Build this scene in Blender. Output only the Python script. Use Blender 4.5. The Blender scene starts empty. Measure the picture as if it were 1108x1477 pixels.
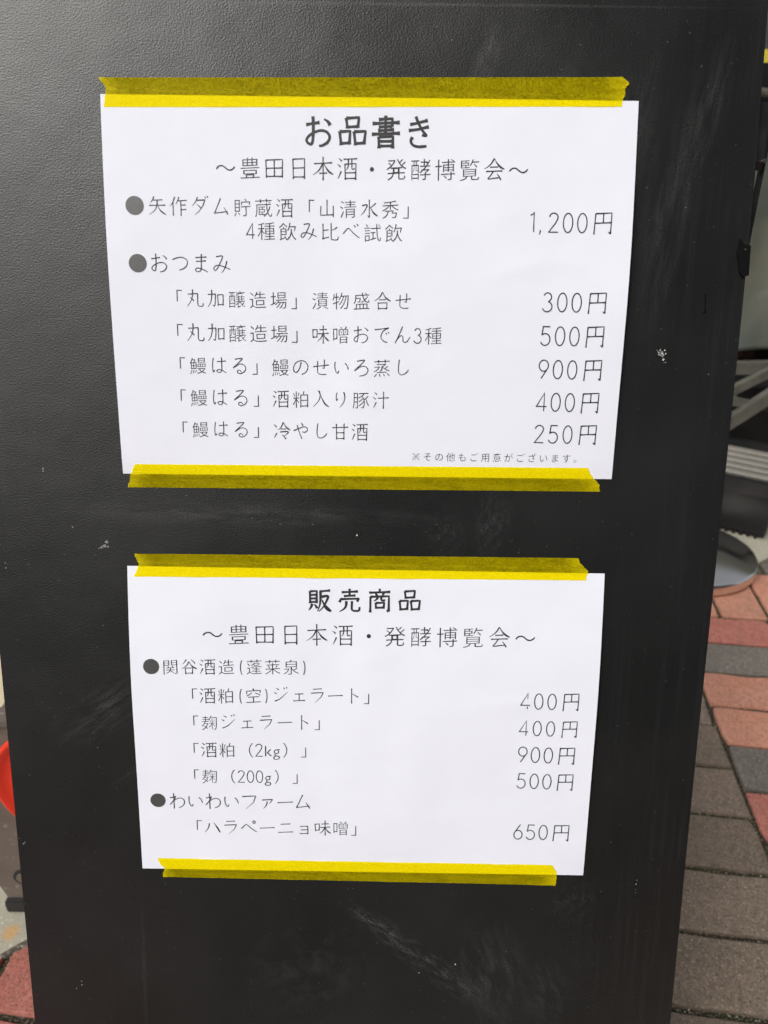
import bpy, bmesh, math, random
from mathutils import Vector, Matrix, noise as mnoise

random.seed(7)
sc = bpy.context.scene
COL = sc.collection

# ------------------------------------------------------------------ camera
cam_d = bpy.data.cameras.new('camera')
cam = bpy.data.objects.new('camera', cam_d); COL.objects.link(cam)
cam.matrix_world = Matrix(((0.99997452, -0.00710201, 0.00072334, 0.0),
                           (0.00375846, 0.43761892, -0.89915269, 0.0),
                           (0.00606924, 0.89913250, 0.43763446, 0.895),
                           (0, 0, 0, 1)))
cam_d.sensor_fit = 'VERTICAL'; cam_d.sensor_height = 36.0; cam_d.sensor_width = 27.0
cam_d.lens = 1059.82 / 1477 * 36.0
cam_d.clip_start = 0.02; cam_d.clip_end = 600
cam_d.dof.use_dof = True; cam_d.dof.focus_distance = 0.47; cam_d.dof.aperture_fstop = 11.5
sc.camera = cam

# ------------------------------------------------------------------ sky and sun
SUN_EL, SUN_AZ = math.radians(46), math.radians(216)      # high, behind and left of the camera
w = bpy.data.worlds.new('World'); sc.world = w; w.use_nodes = True
nt = w.node_tree; nt.nodes.clear()
out = nt.nodes.new('ShaderNodeOutputWorld'); bg = nt.nodes.new('ShaderNodeBackground')
sky = nt.nodes.new('ShaderNodeTexSky'); sky.sky_type = 'NISHITA'; sky.sun_disc = False
sky.sun_elevation = SUN_EL; sky.sun_rotation = SUN_AZ
sky.air_density = 1.0; sky.dust_density = 6.0; sky.ozone_density = 1.0
hs = nt.nodes.new('ShaderNodeHueSaturation'); hs.inputs['Saturation'].default_value = 0.30
nt.links.new(sky.outputs[0], hs.inputs['Color']); nt.links.new(hs.outputs[0], bg.inputs['Color'])
bg.inputs['Strength'].default_value = 0.15
nt.links.new(bg.outputs[0], out.inputs[0])
sun_d = bpy.data.lights.new('sun', 'SUN'); sun_d.energy = 1.2; sun_d.angle = math.radians(24)
sun_d.color = (1.0, 0.97, 0.92)
sun = bpy.data.objects.new('sun', sun_d); COL.objects.link(sun)
sdir = Vector((math.sin(SUN_AZ) * math.cos(SUN_EL), math.cos(SUN_AZ) * math.cos(SUN_EL), math.sin(SUN_EL)))
sun.rotation_euler = sdir.to_track_quat('Z', 'Y').to_euler(); sun.location = (-3, -4, 6)
sc.view_settings.view_transform = 'Standard'; sc.view_settings.look = 'None'
sc.view_settings.gamma = 1.0; sc.view_settings.use_curve_mapping = False
sc.view_settings.exposure = 0.09
sc.cycles.max_bounces = 10; sc.cycles.transparent_max_bounces = 12

# ------------------------------------------------------------------ material helper
class Mat:
    def __init__(s, name, base=(.5, .5, .5), rough=.6, spec=.5, metal=0.0):
        s.m = bpy.data.materials.new(name); s.m.use_nodes = True
        s.t = s.m.node_tree; s.b = s.t.nodes['Principled BSDF']; s.o = s.t.nodes['Material Output']
        s.b.inputs['Base Color'].default_value = (*base, 1); s.b.inputs['Roughness'].default_value = rough
        s.b.inputs['Specular IOR Level'].default_value = spec; s.b.inputs['Metallic'].default_value = metal
        s.tc = s.t.nodes.new('ShaderNodeTexCoord')
    def n(s, kind, **kw):
        nd = s.t.nodes.new(kind)
        for k, v in kw.items(): setattr(nd, k, v)
        return nd
    def L(s, a, b): s.t.links.new(a, b)
    def coord(s, scale=(1, 1, 1), rot=(0, 0, 0), loc=(0, 0, 0), src='Object'):
        mp = s.n('ShaderNodeMapping'); mp.inputs['Scale'].default_value = scale
        mp.inputs['Rotation'].default_value = rot; mp.inputs['Location'].default_value = loc
        s.L(s.tc.outputs[src], mp.inputs['Vector']); return mp.outputs[0]
    def noise(s, scale, detail=4, rough=.5, vec=None, dist=0):
        nd = s.n('ShaderNodeTexNoise'); nd.inputs['Scale'].default_value = scale
        nd.inputs['Detail'].default_value = detail; nd.inputs['Roughness'].default_value = rough
        nd.inputs['Distortion'].default_value = dist
        s.L(vec if vec else s.tc.outputs['Object'], nd.inputs['Vector']); return nd.outputs['Fac']
    def ramp(s, fac, stops):
        r = s.n('ShaderNodeValToRGB'); e = r.color_ramp.elements
        while len(e) < len(stops): e.new(.5)
        for el, (p, c) in zip(e, stops):
            el.position = p; el.color = (*c, 1) if isinstance(c, tuple) else (c, c, c, 1)
        s.L(fac, r.inputs[0]); return r.outputs[0]
    def mix(s, fac, a, b, mode='MIX'):
        m = s.n('ShaderNodeMix', data_type='RGBA', blend_type=mode)
        for k, v in ((0, fac), (6, a), (7, b)):
            if hasattr(v, 'links'): s.L(v, m.inputs[k])
            else: m.inputs[k].default_value = v if k == 0 else (*v, 1)
        return m.outputs[2]
    def math(s, op, a, b=None, clamp=False):
        m = s.n('ShaderNodeMath', operation=op); m.use_clamp = clamp
        for i, v in enumerate((a, b)):
            if v is None: continue
            if hasattr(v, 'links'): s.L(v, m.inputs[i])
            else: m.inputs[i].default_value = v
        return m.outputs[0]
    def bump(s, h, strength=.3, dist=.001, prev=None):
        b = s.n('ShaderNodeBump'); b.inputs['Strength'].default_value = strength
        b.inputs['Distance'].default_value = dist; s.L(h, b.inputs['Height'])
        if prev: s.L(prev, b.inputs['Normal'])
        s.L(b.outputs[0], s.b.inputs['Normal']); return b.outputs[0]
    def color(s, c): s.L(c, s.b.inputs['Base Color'])
    def rough(s, r): s.L(r, s.b.inputs['Roughness'])

# ------------------------------------------------------------------ object helpers
def mesh_obj(name, verts, faces, mat, parent=None, smooth=False, mw=None):
    me = bpy.data.meshes.new(name); me.from_pydata([tuple(v) for v in verts], [], faces); me.update()
    bm = bmesh.new(); bm.from_mesh(me); bmesh.ops.recalc_face_normals(bm, faces=bm.faces); bm.to_mesh(me); bm.free()
    if smooth:
        for p in me.polygons: p.use_smooth = True
    return link(name, me, mat, parent, mw)
def link(name, me, mat, parent=None, mw=None):
    if mat and not me.materials: me.materials.append(mat.m if isinstance(mat, Mat) else mat)
    o = bpy.data.objects.new(name, me); COL.objects.link(o)
    mw = mw if mw is not None else Matrix.Identity(4)
    if parent:
        o.parent = parent; o.matrix_basis = world_of(parent).inverted() @ mw
    else: o.matrix_basis = mw
    return o
def world_of(o): return o.matrix_basis if not o.parent else world_of(o.parent) @ o.matrix_basis
def empty(name, mw, label, cat, group=None):
    o = bpy.data.objects.new(name, None); COL.objects.link(o); o.matrix_basis = mw
    o.empty_display_size = .05
    return tag(o, label, cat, group)
def tag(o, label, cat, group=None):
    o['label'] = label; o['category'] = cat
    if group: o['group'] = group
    return o
def bm_obj(name, bm, mat, parent=None, mw=None, smooth=False, bevel=0, seg=2):
    if bevel:
        bmesh.ops.bevel(bm, geom=[e for e in bm.edges if len(e.link_faces) == 2 and e.calc_face_angle(0) > .5],
                        offset=bevel, segments=seg, affect='EDGES', clamp_overlap=True)
    bmesh.ops.recalc_face_normals(bm, faces=bm.faces)
    me = bpy.data.meshes.new(name); bm.to_mesh(me); bm.free()
    if smooth:
        for p in me.polygons: p.use_smooth = True
    return link(name, me, mat, parent, mw)
def box(bm, lo, hi, mtx=None):
    vs = [Vector((x, y, z)) for x in (lo[0], hi[0]) for y in (lo[1], hi[1]) for z in (lo[2], hi[2])]
    if mtx is not None: vs = [mtx @ v for v in vs]
    v = [bm.verts.new(p) for p in vs]
    for f in ((0, 1, 3, 2), (4, 6, 7, 5), (0, 4, 5, 1), (2, 3, 7, 6), (0, 2, 6, 4), (1, 5, 7, 3)):
        bm.faces.new([v[i] for i in f])
def prism(bm, pts, d0, d1, fn):
    """polygon pts (a,b) extruded between depth d0 and d1; fn(a,b,d)->Vector"""
    A = [bm.verts.new(fn(a, b, d0)) for a, b in pts]; B = [bm.verts.new(fn(a, b, d1)) for a, b in pts]
    bm.faces.new(A); bm.faces.new(B[::-1]); n = len(pts)
    for i in range(n): bm.faces.new((A[i], B[i], B[(i + 1) % n], A[(i + 1) % n]))
def tube(bm, a, b, r, seg=12, r2=None):
    a, b = Vector(a), Vector(b); d = (b - a).normalized(); u = d.orthogonal().normalized(); v = d.cross(u)
    r2 = r if r2 is None else r2
    A = [bm.verts.new(a + r * (math.cos(t) * u + math.sin(t) * v)) for t in [2 * math.pi * i / seg for i in range(seg)]]
    B = [bm.verts.new(b + r2 * (math.cos(t) * u + math.sin(t) * v)) for t in [2 * math.pi * i / seg for i in range(seg)]]
    bm.faces.new(A[::-1]); bm.faces.new(B)
    for i in range(seg): bm.faces.new((A[i], A[(i + 1) % seg], B[(i + 1) % seg], B[i]))
def lathe(bm, prof, seg=64):
    rings = []
    for r, z in prof:
        rings.append([bm.verts.new((r * math.cos(2 * math.pi * i / seg), r * math.sin(2 * math.pi * i / seg), z)) for i in range(seg)] if r > 1e-6 else [bm.verts.new((0, 0, z))])
    for A, B in zip(rings, rings[1:]):
        for i in range(seg):
            q = [A[i % len(A)], A[(i + 1) % len(A)], B[(i + 1) % len(B)], B[i % len(B)]]
            u = []
            for x in q:
                if x not in u: u.append(x)
            if len(u) > 2: bm.faces.new(u)

# board frame: local x right, y down the board, z into the board; origin at the upper notice's top left corner
B = Matrix(((0.99999032, -0.00438667, -0.0003408, -0.1582854),
            (-0.00081519, -0.26083145, 0.96538401, 0.46475755),
            (-0.00432371, -0.96537439, -0.26083250, 0.92335836),
            (0, 0, 0, 1)))
MM = .001

# ================================================================== PAVEMENT (large structure first)
TH = -0.12233; CT, ST = math.cos(TH), math.sin(TH)
def uv2w(u, v, z=0): return Vector((CT * u - ST * v, ST * u + CT * v, z))
# straight line where the brick paving meets the concrete
LA = Vector((-.4725, .576)); LD = (Vector((.952, 1.591)) - LA).normalized(); LN = Vector((-LD.y, LD.x))
def clip(poly, off=0.0):
    out_, n = [], len(poly)
    f = lambda p: (p - LA).dot(LN) - off
    for i in range(n):
        a, b = poly[i], poly[(i + 1) % n]; fa, fb = f(a), f(b)
        if fa <= 0: out_.append(a)
        if (fa < 0 < fb) or (fb < 0 < fa): out_.append(a + (b - a) * (fa / (fa - fb)))
    return out_

def brick_mat(name, c1, c2, dark, speck):
    m = Mat(name, c1, .88, .3)
    info = m.n('ShaderNodeObjectInfo')
    big = m.noise(9, 3, .6, m.coord(loc=(3, 1, 0), src='Generated' if False else 'Object'))
    fine = m.noise(650, 3, .75)
    mid = m.noise(70, 4, .65)
    c = m.mix(m.ramp(big, [(.35, 0.0), (.68, 1.0)]), c1, c2)
    c = m.mix(m.ramp(mid, [(.38, 1.0), (.55, 0.0)]), c, tuple(x * .86 for x in c1))
    c = m.mix(m.ramp(m.noise(330, 2, .6), [(.56, 0.0), (.66, .75)]), c, speck)
    c = m.mix(m.ramp(m.noise(260, 2, .6, m.coord(loc=(5, 5, 0))), [(.34, .6), (.44, 0.0)]), c, dark)
    c = m.mix(m.ramp(m.noise(22, 5, .7, m.coord(loc=(9, 2, 0))), [(.52, 0.0), (.75, .45)]), c, (.13, .11, .09))
    c = m.mix(m.ramp(fine, [(.60, 0.0), (.72, 1.0)]), c, speck)
    c = m.mix(m.ramp(m.noise(900, 2, .5), [(.36, 1.0), (.42, 0.0)]), c, dark)
    h = m.n('ShaderNodeHueSaturation'); m.L(c, h.inputs['Color'])
    v = m.math('MULTIPLY_ADD', info.outputs['Random'], .3); v.node.inputs[2].default_value = .85
    m.L(v, h.inputs['Value']); m.L(h.outputs[0], m.b.inputs['Base Color'])
    b1 = m.bump(m.noise(620, 4, .8), .7, .0012)
    m.bump(m.noise(300, 3, .6), .5, .0015, b1)
    return m
M_salmon = brick_mat('paver salmon', (.58, .255, .165), (.64, .32, .23), (.16, .08, .06), (.55, .36, .28))
M_red = brick_mat('paver red', (.44, .15, .115), (.52, .21, .165), (.13, .05, .04), (.5, .26, .2))
M_grey = brick_mat('paver dark grey', (.145, .13, .11), (.20, .18, .155), (.07, .06, .055), (.33, .29, .25))
M_taupe = brick_mat('paver taupe', (.19, .15, .112), (.25, .185, .14), (.08, .06, .05), (.42, .33, .25))

m = Mat('joint dirt', (.05, .045, .035), .95, .2)
m.color(m.mix(m.ramp(m.noise(300, 3), [(.5, 0.0), (.66, 1.0)]),
              m.mix(m.ramp(m.noise(14, 3), [(.45, 0.0), (.6, 1.0)]), (.040, .032, .022), (.035, .042, .018)), (.22, .19, .14)))
m.bump(m.noise(350, 4, .7), 1, .004); M_joint = m
m = Mat('worn concrete', (.4, .38, .3), .9, .3)
c = m.mix(m.ramp(m.noise(5, 4), [(.35, 0.0), (.65, 1.0)]), (.33, .315, .25), (.43, .405, .32))
c = m.mix(m.ramp(m.noise(160, 3, .7), [(.58, 0.0), (.7, 1.0)]), c, (.55, .53, .46))
c = m.mix(m.ramp(m.noise(30, 4, .7), [(.62, 0.0), (.72, 1.0)]), c, (.24, .22, .17))
rust = m.n('ShaderNodeVectorMath', operation='DISTANCE'); m.L(m.tc.outputs['Object'], rust.inputs[0]); rust.inputs[1].default_value = (-.474, .607, 0)
rr = m.math('SUBTRACT', rust.outputs['Value'], m.math('MULTIPLY', m.noise(60, 3), .014))
c = m.mix(m.ramp(rr, [(0.0, .75), (.006, .0)]), c, (.52, .30, .10))
m.color(c); m.bump(m.noise(220, 5, .7), .6, .003); M_conc = m

paving = mesh_obj('brick_paving', [(-2.2, -1.2, -.007), (2.6, -1.2, -.007), (2.6, 2.9, -.007), (-2.2, 2.9, -.007)],
                  [(0, 1, 2, 3)], M_joint)
# keep only the near side of the boundary for the joint bed
poly = clip([Vector((-2.6, -1.0)), Vector((2.6, -1.0)), Vector((2.6, 3.0)), Vector((-2.6, 3.0))])
me = bpy.data.meshes.new('brick_paving'); me.from_pydata([(p.x, p.y, -.007) for p in poly], [], [tuple(range(len(poly)))])
me.materials.append(M_joint.m); paving.data = me; paving['kind'] = 'structure'

def brick(u0, u1, v0, v1, mat):
    g = .0028 + random.random() * .0012
    tu = (random.random() - .5) * .004
    quad = [Vector(uv2w(a, b).xy) for a, b in ((u0 + g, v0 + g), (u1 - g, v0 + g + tu * .3), (u1 - g, v1 - g), (u0 + g, v1 - g - tu * .3))]
    quad = clip(quad, -.004)
    if len(quad) < 3: return
    area = abs(sum(quad[i].cross(quad[(i + 1) % len(quad)]) for i in range(len(quad)))) / 2
    if area < 4e-4: return
    c = sum(quad, Vector((0, 0))) / len(quad)
    # subdivide the outline so edges are slightly chipped
    ring = []
    for i in range(len(quad)):
        a, b = quad[i], quad[(i + 1) % len(quad)]
        k = max(1, int((b - a).length / .022))
        for j in range(k):
            p = a + (b - a) * (j / k)
            d = (c - p).normalized() * (random.random() ** 3 * .0034)
            ring.append(p + (d if j else d * 1.6))
    dz = random.uniform(-.0012, .0008); tx, ty = random.uniform(-.008, .008), random.uniform(-.008, .008)
    def zz(p): return dz + (p.x - c.x) * tx + (p.y - c.y) * ty
    vs, fs, n = [], [], len(ring)
    for inset, z in ((0, -.035), (0, -.0034), (.0013, -.001), (.0036, 0.0)):
        for p in ring:
            q = p + (c - p).normalized() * inset
            vs.append((q.x - c.x, q.y - c.y, z + zz(q)))
    for l in range(3):
        for i in range(n): fs.append((l * n + i, l * n + (i + 1) % n, (l + 1) * n + (i + 1) % n, (l + 1) * n + i))
    fs.append(tuple(3 * n + i for i in range(n)))
    mesh_obj('brick', vs, fs, mat, paving, mw=Matrix.Translation((c.x, c.y, 0)))

UD = .4597
# middle and left of the straight joint: taupe stretchers in rows of 100 mm
k = -6
while .0583 + .1 * k < 1.6:
    v = .0583 + .1 * k
    for i in range(4):
        u0 = UD - .1975 * (i + 1); mt = M_taupe
        if i == 3 and random.random() < .3: mt = M_grey
        brick(u0, u0 + .1975, v, v + .1, mt)
    k += 1
# right of it: mixed rows
rowcol = {1.3137: M_red, 1.2137: M_grey, 1.1137: M_salmon, 1.0137: M_salmon, .9137: M_grey, .8137: M_red, .7137: M_taupe,
          .6137: M_salmon, .5137: M_grey, .4137: M_red}
for k in range(-4, 14):
    v = .0137 + .1 * k
    base = rowcol.get(round(v, 4))
    for i in range(5):
        mt = base if base and i < 1 else random.choice([M_salmon, M_salmon, M_red, M_grey, M_taupe])
        brick(UD + .2 * i, UD + .2 * (i + 1), v, v + .1, mt)
for i in range(11):          # header row, long side running away
    brick(UD + .1035 * i, UD + .1035 * (i + 1), 1.4137, 1.6137, M_salmon if i < 2 else random.choice([M_salmon, M_red]))
for k in range(2):
    for i in range(5): brick(UD + .2 * i + .06, UD + .2 * i + .26, 1.6137 + .1 * k, 1.7137 + .1 * k, M_grey if i < 3 else M_taupe)
# far left: red field
uC = UD - .1975 * 4
for k in range(-5, 11):
    v = .0504 + .1 * k
    for i in range(5):
        brick(uC - .2 * (i + 1), uC - .2 * i, v, v + .1, M_red if i < 2 else random.choice([M_red, M_red, M_salmon, M_taupe]))

# concrete beyond the bricks, its edge slightly broken
edge = []
for j in range(121):
    t = -2.4 + 5.6 * j / 120; p = LA + LD * t + LN * (.003 + .0035 * mnoise.noise(Vector((t * 28, 0, 0))))
    edge.append(p)
vs = [(p.x, p.y, -.001) for p in edge] + [(p.x, p.y, -.03) for p in edge]
far = [LA + LD * (-2.4 + 5.6 * j / 120) + LN * 3.4 for j in range(121)]
vs += [(p.x, p.y, -.001) for p in far]
fs = []
for j in range(120):
    fs.append((j, j + 1, 121 + j + 1, 121 + j)); fs.append((j, 242 + j, 242 + j + 1, j + 1))
slab = mesh_obj('concrete_apron', vs, fs, M_conc); slab['kind'] = 'structure'
# loose grit lying in the joint against the concrete: nobody could count it
gv, gf = [], []
for i in range(420):
    t = random.uniform(-.25, 1.75) if i % 2 else random.uniform(-.08, .12)
    if i < 260: p = LA + LD * t + LN * random.uniform(-.004, .002)
    else:
        vv = random.choice([.0583 + .1 * q for q in range(3, 11)]); p = uv2w(random.uniform(.22, .46), vv + random.uniform(-.002, .002)).xy
    r = random.uniform(.0007, .0019); b0 = len(gv); z = -.004 + r
    for d in ((1, 0, 0), (0, 1, 0), (-1, 0, 0), (0, -1, 0), (0, 0, .8), (0, 0, -.8)):
        gv.append((p.x + d[0] * r * random.uniform(.6, 1.1), p.y + d[1] * r * random.uniform(.6, 1.1), z + d[2] * r))
    for a, b in ((0, 1), (1, 2), (2, 3), (3, 0)): gf += [(b0 + a, b0 + b, b0 + 4), (b0 + b, b0 + a, b0 + 5)]
mg = Mat('grit', (.4, .37, .3), .9, .3); mg.color(mg.ramp(mg.noise(90, 2), [(.35, (.12, .10, .08)), (.6, (.5, .47, .4))]))
grit = mesh_obj('joint_grit', gv, gf, mg); grit['kind'] = 'stuff'

m = Mat('asphalt', (.06, .06, .06), .92, .3); m.color(m.ramp(m.noise(40, 5, .7), [(.3, (.04, .04, .04)), (.7, (.085, .083, .08))]))
m.bump(m.noise(120, 4), .5, .004); M_asph = m
ground = mesh_obj('ground', [(-200, -200, -.04), (200, -200, -.04), (200, 200, -.04), (-200, 200, -.04)], [(0, 1, 2, 3)], M_asph)
ground['kind'] = 'structure'

# unseen buildings added behind the camera to darken the reflection in the paint
m = Mat('dark render', (.09, .085, .08), .85, .3); m.color(m.ramp(m.noise(2, 4), [(.3, (.05, .048, .046)), (.7, (.08, .077, .074))])); M_fac = m
M_win = Mat('dark window glass', (.02, .025, .03), .08, .6)
def unseen_facade(x0, x1, y, h, dep, label, nwin, nst):
    r_ = empty('unseen_building', Matrix.Translation(((x0 + x1) / 2, y, -.04)), label, 'building')
    bm = bmesh.new(); box(bm, (x0, y - dep, -.04), (x1, y, h)); bm_obj('wall', bm, M_fac, r_)
    bm = bmesh.new(); box(bm, (x0 - .15, y - dep, h + .001), (x1 + .15, y + .25, h + .25)); bm_obj('roof', bm, M_fac, r_)
    for k in range(nst):
        for i in range(nwin):
            xc = x0 + (x1 - x0) * (i + .5) / nwin; zc = 1.6 + 2.9 * k
            bm = bmesh.new(); box(bm, (xc - .62, y + .001, zc - .72), (xc + .62, y + .05, zc + .72)); f_ = bm_obj('window', bm, M_pale0, r_)
            bm = bmesh.new(); box(bm, (xc - .55, y + .051, zc - .65), (xc + .55, y + .056, zc + .65)); bm_obj('pane', bm, M_win, f_)
M_pale0 = Mat('window frame paint', (.25, .25, .24), .5)
unseen_facade(-1.1, 16, -4.6, 12.5, 6, 'tall dark unseen building behind the viewer, added to darken the board reflection', 7, 3)
unseen_facade(-30, -6, -24, 3.6, 8, 'low dark unseen building far behind the viewer, added to dim the low reflection', 8, 2)

# ================================================================== MATERIALS OF THE SIGN
m = Mat('black chalkboard paint', (.022, .022, .022), .42, .5)
wear = m.noise(7, 5, .6)
c = m.mix(m.ramp(wear, [(.35, 0.0), (.7, 1.0)]), (.0082, .0086, .0088), (.0140, .0145, .0148))
# vertical brush strokes, stronger on the right side
br = m.noise(1, 5, .65, m.coord((240, 7, 1)))
sx = m.n('ShaderNodeSeparateXYZ'); m.L(m.tc.outputs['Object'], sx.inputs[0])
right = m.n('ShaderNodeMapRange'); m.L(sx.outputs['X'], right.inputs[0])
right.inputs[1].default_value = .27; right.inputs[2].default_value = .36; right.inputs[3].default_value = .12; right.inputs[4].default_value = 1.0
c = m.mix(m.math('MULTIPLY', m.ramp(br, [(.5, 0.0), (.85, 1.0)]), right.outputs[0]), c, (.020, .021, .023))
# wiped chalk dust and one painted highlight band: stretched noise inside soft patches
def patch(cx_, cy_, rx, ry, ang, freq, lo, hi, amt):
    mp = m.n('ShaderNodeMapping', vector_type='TEXTURE'); mp.inputs['Location'].default_value = (cx_, cy_, 0)
    mp.inputs['Rotation'].default_value = (0, 0, math.radians(ang)); mp.inputs['Scale'].default_value = (rx, ry, 1)
    m.L(m.tc.outputs['Object'], mp.inputs[0])
    ln = m.n('ShaderNodeVectorMath', operation='LENGTH'); m.L(mp.outputs[0], ln.inputs[0])
    f = m.ramp(ln.outputs['Value'], [(.15, 1.0), (1.0, 0.0)])
    s2 = m.n('ShaderNodeMapping'); s2.inputs['Scale'].default_value = freq; m.L(mp.outputs[0], s2.inputs[0])
    nz = m.noise(1, 5, .7, s2.outputs[0], .4)
    return m.math('MULTIPLY', m.math('MULTIPLY', f, m.ramp(nz, [(lo, 0.0), (hi, 1.0)])), amt)
dust_glare = None
for a in ((.190, .548, .085, .012, 39, (7, 3.5, 1), .46, .74, .62), (.158, .521, .03, .006, 36, (4, 2.5, 1), .45, .7, .7), (.238, .560, .030, .055, -14, (4, 2, 1), .45, .85, .5),
          (.275, .575, .022, .04, -22, (4, 2, 1), .45, .85, .38), (.11, .560, .05, .05, 20, (3, 3, 1), .45, .85, .30),
          (.07, .235, .14, .010, 1, (4, 1.5, 1), .40, .75, .40), (.265, .020, .05, .05, 30, (2.5, 5, 1), .42, .8, .40),  # first patch paints the hazy highlight band between the notices
          (.290, .035, .014, .07, 12, (4, 1.5, 1), .42, .8, .38), (.318, .060, .018, .075, 6, (3, 1.5, 1), .42, .8, .38), (.335, .005, .012, .05, 10, (3, 1.5, 1), .42, .8, .4),
          (.212, -.022, .008, .025, 12, (2, 2, 1), .4, .8, .6), (-.02, .365, .045, .020, -33, (1.5, 5, 1), .45, .75, .5),
          (.015, .395, .05, .008, -33, (1.5, 4, 1), .45, .8, .4), (.225, .240, .014, .025, 10, (4, 4, 1), .4, .8, .4), (.196, .246, .016, .02, 0, (4, 4, 1), .45, .85, .35),
          (-.004, .560, .0022, .075, 1, (1, 6, 1), .3, .7, .18), (.12, -.047, .25, .0012, 0, (6, 1, 1), .25, .7, .55),
          (.29, .50, .02, .02, 0, (4, 4, 1), .45, .8, .3), (-.072, .02, .004, .25, 0, (1, 6, 1), .3, .8, .35)):
    p = patch(*a); dust_glare = p if dust_glare is None else m.math('ADD', dust_glare, p, True)
# both are broken into grains, as if caught on the pimples of the paint
gr = m.ramp(m.noise(900, 4, .75), [(.40, .12), (.62, 1.0)])
dust_glare = m.math('MULTIPLY', dust_glare, m.math('MULTIPLY', gr, 1.0))
c = m.mix(dust_glare, c, (.16, .162, .165))
# sparse specks
c = m.mix(m.math('MULTIPLY', m.ramp(m.noise(480, 1, .5), [(.755, 0.0), (.79, 1.0)]), .35), c, (.2, .2, .2))
m.color(c)
rf = m.math('ADD', m.math('MULTIPLY', wear, .17), m.math('MULTIPLY', dust_glare, .3)); rf = m.math('ADD', rf, .275)
m.rough(rf)
b1 = m.bump(m.noise(1000, 2, .55, m.coord((.9, 1.05, 1))), .31, .0006)
b2 = m.bump(m.noise(11, 3, .5), .22, .006, b1)
M_board = m

m = Mat('black painted wood', (.02, .02, .02), .5, .5); m.bump(m.noise(1, 4, .6, m.coord((60, 4, 60))), .3, .001); M_blackwood = m
m = Mat('black steel', (.012, .012, .013), .35, .5); m.rough(m.ramp(m.noise(60, 3), [(.3, .28), (.7, .5)])); M_blacksteel = m
m = Mat('bright steel', (.6, .6, .6), .28, .5, 1.0); M_steel = m

m = Mat('copier paper', (.78, .80, .89), .78, .25)
c = m.mix(m.ramp(m.noise(25, 4, .6), [(.3, 0.0), (.7, 1.0)]), (.765, .785, .868), (.788, .808, .892))
m.color(c)
b1 = m.bump(m.noise(6, 4, .55, m.coord((1, 1.6, 1))), .35, .006); b1 = m.bump(m.noise(500, 3, .6), .12, .0004, b1)
M_paper = m
m = Mat('printed toner', (.022, .021, .024), .5, .5); M_ink = m
m = Mat('sheen grey toner dot', (.06, .06, .06), .42, .6); m.color(m.ramp(m.noise(1500, 2), [(.3, (.05, .05, .05)), (.75, (.085, .085, .085))])); M_dot = m  # lighter grey than the ink: toner sheen put into the base colour

def tape_mat():
    m = Mat('yellow masking tape', (1.0, .82, .002), .6, .15)
    t = m.n('ShaderNodeBsdfTransparent'); t.inputs['Color'].default_value = (1.0, .93, .08, 1)
    ms = m.n('ShaderNodeMixShader'); tr = m.n('ShaderNodeBsdfTranslucent'); tr.inputs[0].default_value = (1.0, .88, .01, 1)
    m2 = m.n('ShaderNodeMixShader')
    # cloudy patches where the glue has not taken to the rough paint
    n1 = m.noise(95, 4, .7, m.coord((.45, 1.5, 1))); n2 = m.noise(850, 3, .8)
    f = m.math('ADD', m.math('MULTIPLY', m.ramp(n1, [(.38, 0.0), (.58, 1.0)]), .06), m.math('MULTIPLY', m.ramp(n2, [(.42, 0.0), (.56, 1.0)]), .17))
    sx = m.n('ShaderNodeUVMap'); s3 = m.n('ShaderNodeSeparateXYZ'); m.L(sx.outputs[0], s3.inputs[0])
    ends = m.math('MULTIPLY', m.math('ABSOLUTE', m.math('SUBTRACT', s3.outputs['X'], .5)), 2.0)
    ends = m.ramp(ends, [(.93, 0.0), (1.0, 1.0)])          # less rubbed down towards the torn ends
    f = m.math('ADD', m.math('ADD', f, .10), m.math('MULTIPLY', ends, .22))
    m.L(f, ms.inputs[0]); m2.inputs[0].default_value = .48
    m.L(t.outputs[0], m2.inputs[1]); m.L(tr.outputs[0], m2.inputs[2])
    m.L(m2.outputs[0], ms.inputs[1]); m.L(m.b.outputs[0], ms.inputs[2])
    m.L(ms.outputs[0], m.o.inputs[0])
    b1 = m.bump(m.noise(1, 3, .6, m.coord((300, 60, 1))), .25, .0006); m.bump(m.noise(14, 3, .6, m.coord((1, .4, 1))), .5, .004, b1)
    return m
M_tape = tape_mat()

# ================================================================== THE SIGN
foot = B @ Vector((.139, .9565, 0)); foot.z = 0
sign = empty('chalkboard_sign', Matrix.Translation(foot), 'black painted folding A-board sign carrying two white notices taped in yellow', 'sign')
PS = .0031253
XL, XR, YT, YB, TK = -.08513, .36297, -.068, .945, .016
def bx(x, y, z): return Vector((x + PS * y, y, z))
bow = [(.0, .0014), (.03, .0021), (.07, .0023), (.11, .0023), (.16, .0020), (.20, .0017), (.24, .0014), (.30, .0010), (.38, .0003)]
bm = bmesh.new(); prism(bm, [(XL, YT), (XR, YT)] + [(XR + d, y) for y, d in bow] + [(XR, .46), (XR, YB), (XL, YB)], 0, TK, bx)
panel = bm_obj('front_panel', bm, M_board, sign, B, bevel=.0012, seg=3)
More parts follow.
